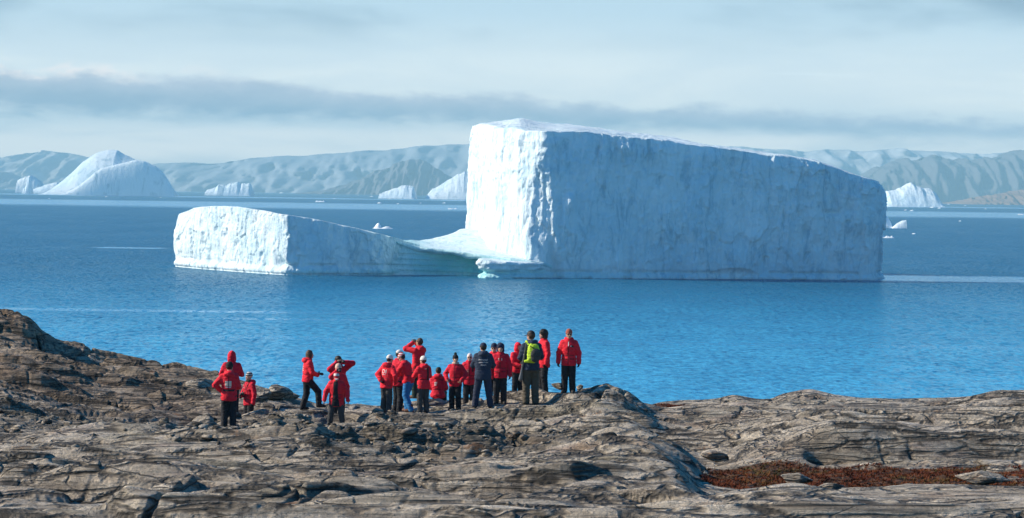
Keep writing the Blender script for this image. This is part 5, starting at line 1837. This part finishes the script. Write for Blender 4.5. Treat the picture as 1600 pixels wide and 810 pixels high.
def held_camera(o, c, fwd, label, lens=0.10, strap_to=None):
    c, fwd = np.array(c, float), np.array(fwd, float)
    fwd /= np.linalg.norm(fwd)
    up = np.array((0, 0, 1.0))
    rt = np.cross(fwd, up)
    rt /= np.linalg.norm(rt)
    up = np.cross(rt, fwd)

    def build(root):
        def body(f):
            for s in (-1, -.33, .33, 1):
                f.cone(c + rt * .045 * s - up * .02, c + rt * .045 * s + up * .02, .028, .028, 0.004)
            f.cone(c + up * .045, c + up * .055, .022, .02, 0.006)
        field_part('camera_body', c - .13, c + .13, 0.008, body, CAMB, root)
        field_part('lens', c - .3, c + .3, 0.009, lambda f: f.chain([c + fwd * .02, c + fwd * (.02 + lens), c + fwd * (.035 + lens)], [.033, .036, .042]), CAMB, root)
        if strap_to is not None:
            pts = [c + rt * .06, *[np.array(q, float) for q in strap_to], c - rt * .06]
            field_part('strap', np.min(pts, 0) - .06, np.max(pts, 0) + .06, 0.010, lambda f: f.chain(pts, [.009] * len(pts), 0.003), CAMB, root)
    return prop('camera', label, 'camera', o, build)


def held_binoculars(o, c, fwd, label):
    c, fwd = np.array(c, float), np.array(fwd, float)
    fwd /= np.linalg.norm(fwd)
    rt = np.cross(fwd, (0, 0, 1.0))
    rt /= np.linalg.norm(rt)

    def build(root):
        for s in (-1, 1):
            a = c + rt * .034 * s
            field_part('barrel', c - .22, c + .22, 0.008, lambda f: f.chain([a - fwd * .05, a, a + fwd * .04, a + fwd * .09], [.018, .022, .030, .032]), CAMB, root)
        field_part('bridge', c - .1, c + .1, 0.008, lambda f: f.cone(c - rt * .03, c + rt * .03, .015, .015), CAMB, root)
    return prop('binoculars', label, 'binoculars', o, build)


# --- left group
o = make_person(1, 'person with a red hood up, behind the person with a white back patch', 8, 1.78, arms=('chest', 'chest'), hood='up', jacket=RED, pants='black')
o = make_person(2, 'person seen from behind, white patch on red back, black beanie, elbows out', 3, 1.71, arms=('hips', 'belly'), hat='beanie', hatmat=BLACKK, hair=HAIRK, hood='down', jacket=RED2, head=(10, -10), gloves=BLACK)
o.strip('back_patch', -.10, -.012, 1.16, 1.30, -1, PRINTO)
o.strip('back_patch', .004, .07, 1.16, 1.30, -1, PRINTO)
o.strip('back_strap', -.012, .004, 1.08, 1.44, -1, BLACK, 3, 14, 0.010)
o.strip('small_print', -.085, .06, 1.125, 1.14, -1, PRINT, 8, 2)
o.strip('waist_strap', -.15, .15, 1.03, 1.065, -1, BLACK, 16, 2, 0.012)
o = make_person(3, 'person in a striped black and white beanie facing left, low behind the ledge rock', 128, 1.62, arms=('down', 'belly'), hat='beanie', hatmat=STRIPE, hood='down', scarf=DGREEN, gloves=BLACK, jacket=RED)
o.strip('chest_patch', .06, .13, 1.30, 1.325, 1, PRINT)
held_camera(o, o.T((.03, .22, 1.14)), (0, 1, -.3), 'small camera hanging on the chest of the person in the striped beanie', 0.04, [o.T((.10, .10, 1.50)), o.T((0, -.12, 1.54)), o.T((-.10, .10, 1.50))])
o = make_person(4, 'brown haired person striding right on the skyline rock, red parka, black trousers', -72, 1.66, 2, arms=('belly', 'belly'), legs='stride', hair=HAIRB, longhair=True, hood='down', jacket=RED2, hem=0.84)
o.lettering('back_print', 'DI', 0.0, 1.26, 0.12, -1, PRINT)
o.strip('small_print', -.07, .07, 1.18, 1.19, -1, PRINT, 8, 2)
held_camera(o, o.T((0, .33, 1.10)), (.1, 1, -.2), 'black camera at the waist of the striding brown haired person', 0.07)

# --- three in a column
o = make_person(5, 'tallest, rearmost of three people in a column, dark cap, arms up, elbow out right', -165, 1.78, arms=('eyeswide', 'eyes'), hat='cap', hatmat=HAIRK, hair=HAIRK, hood='down', jacket=RED, head=(0, 20))
held_camera(o, o.hd((0, .17, .10)), (-.3, 1, 0), 'camera raised by the person at the back of the three in a column', 0.09)
o = make_person(6, 'middle one of three people in a column, beige knit hat, camera in raised glove', -160, 1.63, arms=('down', 'eyes'), hat='beanie', hatmat=BEIGE, jacket=RED2, gloves=BLACK, head=(8, -12))
held_camera(o, np.array(o.hand[1]) + np.array((-.03, .05, .02)), (0, 1, 0), 'dark camera held up by the middle person of the three in a column', 0.08)
o = make_person(7, 'front one of three in a column, red cap with white band, parka open over black', 178, 1.45, 4, arms=('away', 'away'), legs='wide', hat='cap', hatmat=REDWHITE, hair=HAIRK, jacket=RED2, pants='grey', open_front=True, head=(28, 6), glasses=True, hem=0.70, bulk=1.05)

# --- the busy middle
o = make_person(8, 'person in a white beanie at the left of the middle cluster, white print on back', -38, 1.56, 8, arms=('back', 'pocket'), hat='beanie', hatmat=WHITEC, hair=HAIRK, hood='down', jacket=RED2, pants='grey', gloves=BLACK, head=(8, -10))
o.lettering('back_print', 'DI', 0.0, 1.27, 0.15, -1, PRINT)
o.strip('small_print', -.07, .07, 1.17, 1.185, -1, PRINT, 8, 2)
o = make_person(9, 'person in a white cap with dark brim, half hidden between white and patterned beanies', -55, 1.75, arms=('chest', 'belly'), hat='cap', hatmat=WHITEC, hair=HAIRK, jacket=RED, pants='black', head=(8, 0))
o.strip('sleeve_badge', .05, .11, 1.28, 1.33, 1, PRINT)
o = make_person(10, 'person in bright blue trousers and red and white patterned beanie, bending over a camera', 62, 1.62, 15, arms=('reach', 'reach'), legs='step', hat='beanie', hatmat=NORDIC, hair=HAIRK, jacket=RED2, pants='blue', boots=BROWNB, gloves=BLACK, head=(18, 0), hem=0.86)
held_camera(o, (np.array(o.hand[0]) + np.array(o.hand[1])) / 2 + np.array((0, .06, .0)), (0, .75, -.65), 'black camera with long lens held by the person in blue trousers', 0.13)
o = make_person(11, 'person standing high on the rock slab, looking through binoculars, arms raised', 48, 1.72, -6, arms=('eyes', 'eyes'), hair=HAIRB, hood='down', jacket=RED2, pants='green', boots=BROWNB, head=(-4, 0))
held_binoculars(o, o.hd((0, .17, .112)), o.HR @ np.array((0, 1, .05)), 'dark binoculars at the eyes of the person standing on the rock slab')
o = make_person(12, 'person in an off white beanie and charcoal trousers, back turned, below the binocular user', 28, 1.50, arms=('chest', 'chest'), hat='beanie', hatmat=WHITEC, hair=HAIRB, hood='down', jacket=RED2, pants='grey', head=(4, 18))
o.strip('sling_strap', .045, .11, 1.05, 1.47, -1, BLACK, 5, 20, 0.014)
o.strip('collar_print', -.04, .02, 1.40, 1.42, -1, PRINT)
o = make_person(13, 'dark haired person sitting on the rock slab with back to the camera', -6, 1.62, 6, arms=('belly', 'belly'), legs='sit', hair=HAIRK, hood='down', jacket=RED)
for dz in (0, .03, .06, .09):
    o.strip('back_print', -.10, -.03 + (dz > .05) * .02, 1.20 + dz, 1.215 + dz, -1, PRINT, 6, 2)
o.strip('shoulder_strap', .03, .16, 1.40, 1.42, -1, BLACK, 8, 3, 0.012, slope=-.4)
o = make_person(14, 'person in black and green bobble hat, smiling left, patterned scarf, black trousers', 165, 1.50, arms=('pocket', 'pocket'), hat='beanie', hatmat=BLACKK, pom=DGREEN, hair=HAIRB, jacket=RED, scarf=BEIGE, head=(0, 25))
o = make_person(15, 'white haired person with dark sunglasses, left of the navy back', 176, 1.55, arms=('down', 'down'), hair=HAIRW, glasses=True, jacket=RED, hood='down')
o.strip('chest_patch', -.14, -.09, 1.20, 1.38, 1, BLACK)
for dz in (0, .045, .09):
    o.strip('chest_print', .02, .10, 1.16 + dz, 1.168 + dz, 1, PRINTO, 6, 2)
o = make_person(16, 'guide in navy parka seen from behind with white lettering, navy cap and trousers', 2, 1.74, arms=('chest', 'chest'), hat='cap', hatmat=NAVYK, hair=HAIRK, hood='down', jacket=NAVY, pants='navy', legs='wide', head=(4, 20), bulk=1.04)
o.lettering('back_lettering', 'PONANT', 0.0, 1.325, 0.25, -1, PRINT)
o.lettering('back_lettering', 'EXPEDITION', 0.0, 1.255, 0.25, -1, PRINT)
o.lettering('back_lettering', 'TEAM', 0.0, 1.185, 0.15, -1, PRINT)
o = make_person(17, 'person in navy beanie and sunglasses, face just right of the lettered navy back', 170, 1.76, arms=('down', 'down'), hat='beanie', hatmat=NAVYK, glasses=True, hood='down', jacket=RED2)
o = make_person(18, 'smiling person in navy hat, second to the right of the lettered navy back', 176, 1.66, arms=('down', 'down'), hat='fur', hatmat=NAVYK, jacket=RED, gloves=BLACK, bulk=0.98)
for x0 in (-.06, .03):
    o.strip('chest_print', x0, x0 + .02, 1.30, 1.37, 1, PRINTO, 3, 6)

# --- right end
o = make_person(19, 'small person with a red hood up beside the tall guide with the lime backpack', -150, 1.54, arms=('chest', 'belly'), hood='up', jacket=RED2, hem=0.82)
held_camera(o, (np.array(o.hand[0]) + np.array(o.hand[1])) / 2 + np.array((0, .05, .02)), (0, 1, -.3), 'dark camera in the hands of the small hooded person', 0.06)
o = make_person(20, 'tall guide in navy parka and olive trousers wearing a lime backpack', 12, 1.88, arms=('belly', 'chest'), hat='cap', hatmat=HAIRK, hair=HAIRB, hood='down', jacket=NAVY, pants='brown', hem=0.84, head=(6, 30))
guide = o


def pack(root):
    T = guide.T
    def body(f):
        f.trunk([(1.06, .12, .07, -.23), (1.10, .145, .095, -.235), (1.28, .15, .105, -.24), (1.42, .125, .085, -.235), (1.48, .08, .05, -.22)], T)
    field_part('pack_body', T((-.25, -.40, 1.0)) - .05, T((.25, -.08, 1.55)) + .05, 0.011, body, LIME, root, 0.007)
    def panel(f):
        f.ell(T((.045, -.335, 1.23)), (.130, .060, .150), T.R)
        f.ell(T((.03, -.33, 1.12)), (.10, .05, .07), T.R)
    field_part('front_pocket', T((-.25, -.45, 1.0)) - .05, T((.25, -.2, 1.55)) + .05, 0.010, panel, GREYTR, root, 0.006)
    for s in (-1, 1):
        pts = [T((.10 * s, -.17, 1.46)), T((.125 * s, -.02, 1.535)), T((.15 * s, .12, 1.42)), T((.15 * s, .175, 1.28)), T((.17 * s, .05, 1.10)), T((.13 * s, -.16, 1.08))]
        field_part('shoulder_strap', np.min(pts, 0) - .08, np.max(pts, 0) + .08, 0.010, lambda f: f.chain(pts, [.026, .028, .026, .022, .018, .016], 0.01), LIME if s < 0 else GREYTR, root)
    pts = [T((-.10, -.32, 1.44)), T((.06, -.345, 1.33)), T((.13, -.33, 1.24))]
    field_part('compression_strap', np.min(pts, 0) - .06, np.max(pts, 0) + .06, 0.009, lambda f: f.chain(pts, [.012] * 3, 0.005), BLACK, root)
    field_part('hip_pad', T((-.3, -.3, .9)), T((.3, .3, 1.15)), 0.011, lambda f: f.cone(T((-.17, -.13, 1.06)), T((.02, -.22, 1.06)), .035, .04, 0.02), LIME, root)


prop('backpack', 'lime green backpack with dark front pocket on the tall navy guide', 'backpack', guide, pack)


def rifle(root):
    T = guide.T
    a, b2 = T((-.17, -.12, 1.42)), T((-.26, -.02, .62))
    d = (b2 - a) / np.linalg.norm(b2 - a)
    field_part('barrel', np.minimum(a, b2) - .1, np.maximum(a, b2) + .1, 0.009, lambda f: f.chain([a - d * .22, a + d * .42], [.013, .016]), STEEL, root)
    field_part('stock', np.minimum(a, b2) - .1, np.maximum(a, b2) + .1, 0.010, lambda f: f.chain([a + d * .20, a + d * .48, a + d * .62, b2], [.020, .024, .030, .052], 0.01), STEEL, root)
    field_part('bolt', np.minimum(a, b2) - .1, np.maximum(a, b2) + .1, 0.008, lambda f: f.chain([a + d * .40, a + d * .40 + np.array((-.05, -.03, -.02))], [.010, .014]), STEEL, root)


prop('rifle', 'rifle slung muzzle up at the left side of the tall navy guide', 'rifle', guide, rifle)
o = make_person(21, 'person in a dark fur hat facing left, red parka, just right of the lime backpack', 112, 1.79, arms=('down', 'down'), hat='fur', hatmat=HAIRK, jacket=RED2, hood=None, hem=0.74, gloves=BLACK)
o = make_person(22, 'person alone at the right, rust beanie, sunglasses, black gloves, facing camera', 172, 1.77, arms=('down', 'down'), hat='beanie', hatmat=TANH, glasses=True, hood='down', jacket=RED2, gloves=BLACK, head=(4, 12), bulk=0.95)
o.strip('chest_patch', -.145, -.085, 1.30, 1.345, 1, DGREEN)
o.strip('chest_badge', -.085, -.06, 1.315, 1.345, 1, PRINT)
o.strip('lanyard', -.012, .008, 1.33, 1.46, 1, PRINT, 3, 10)
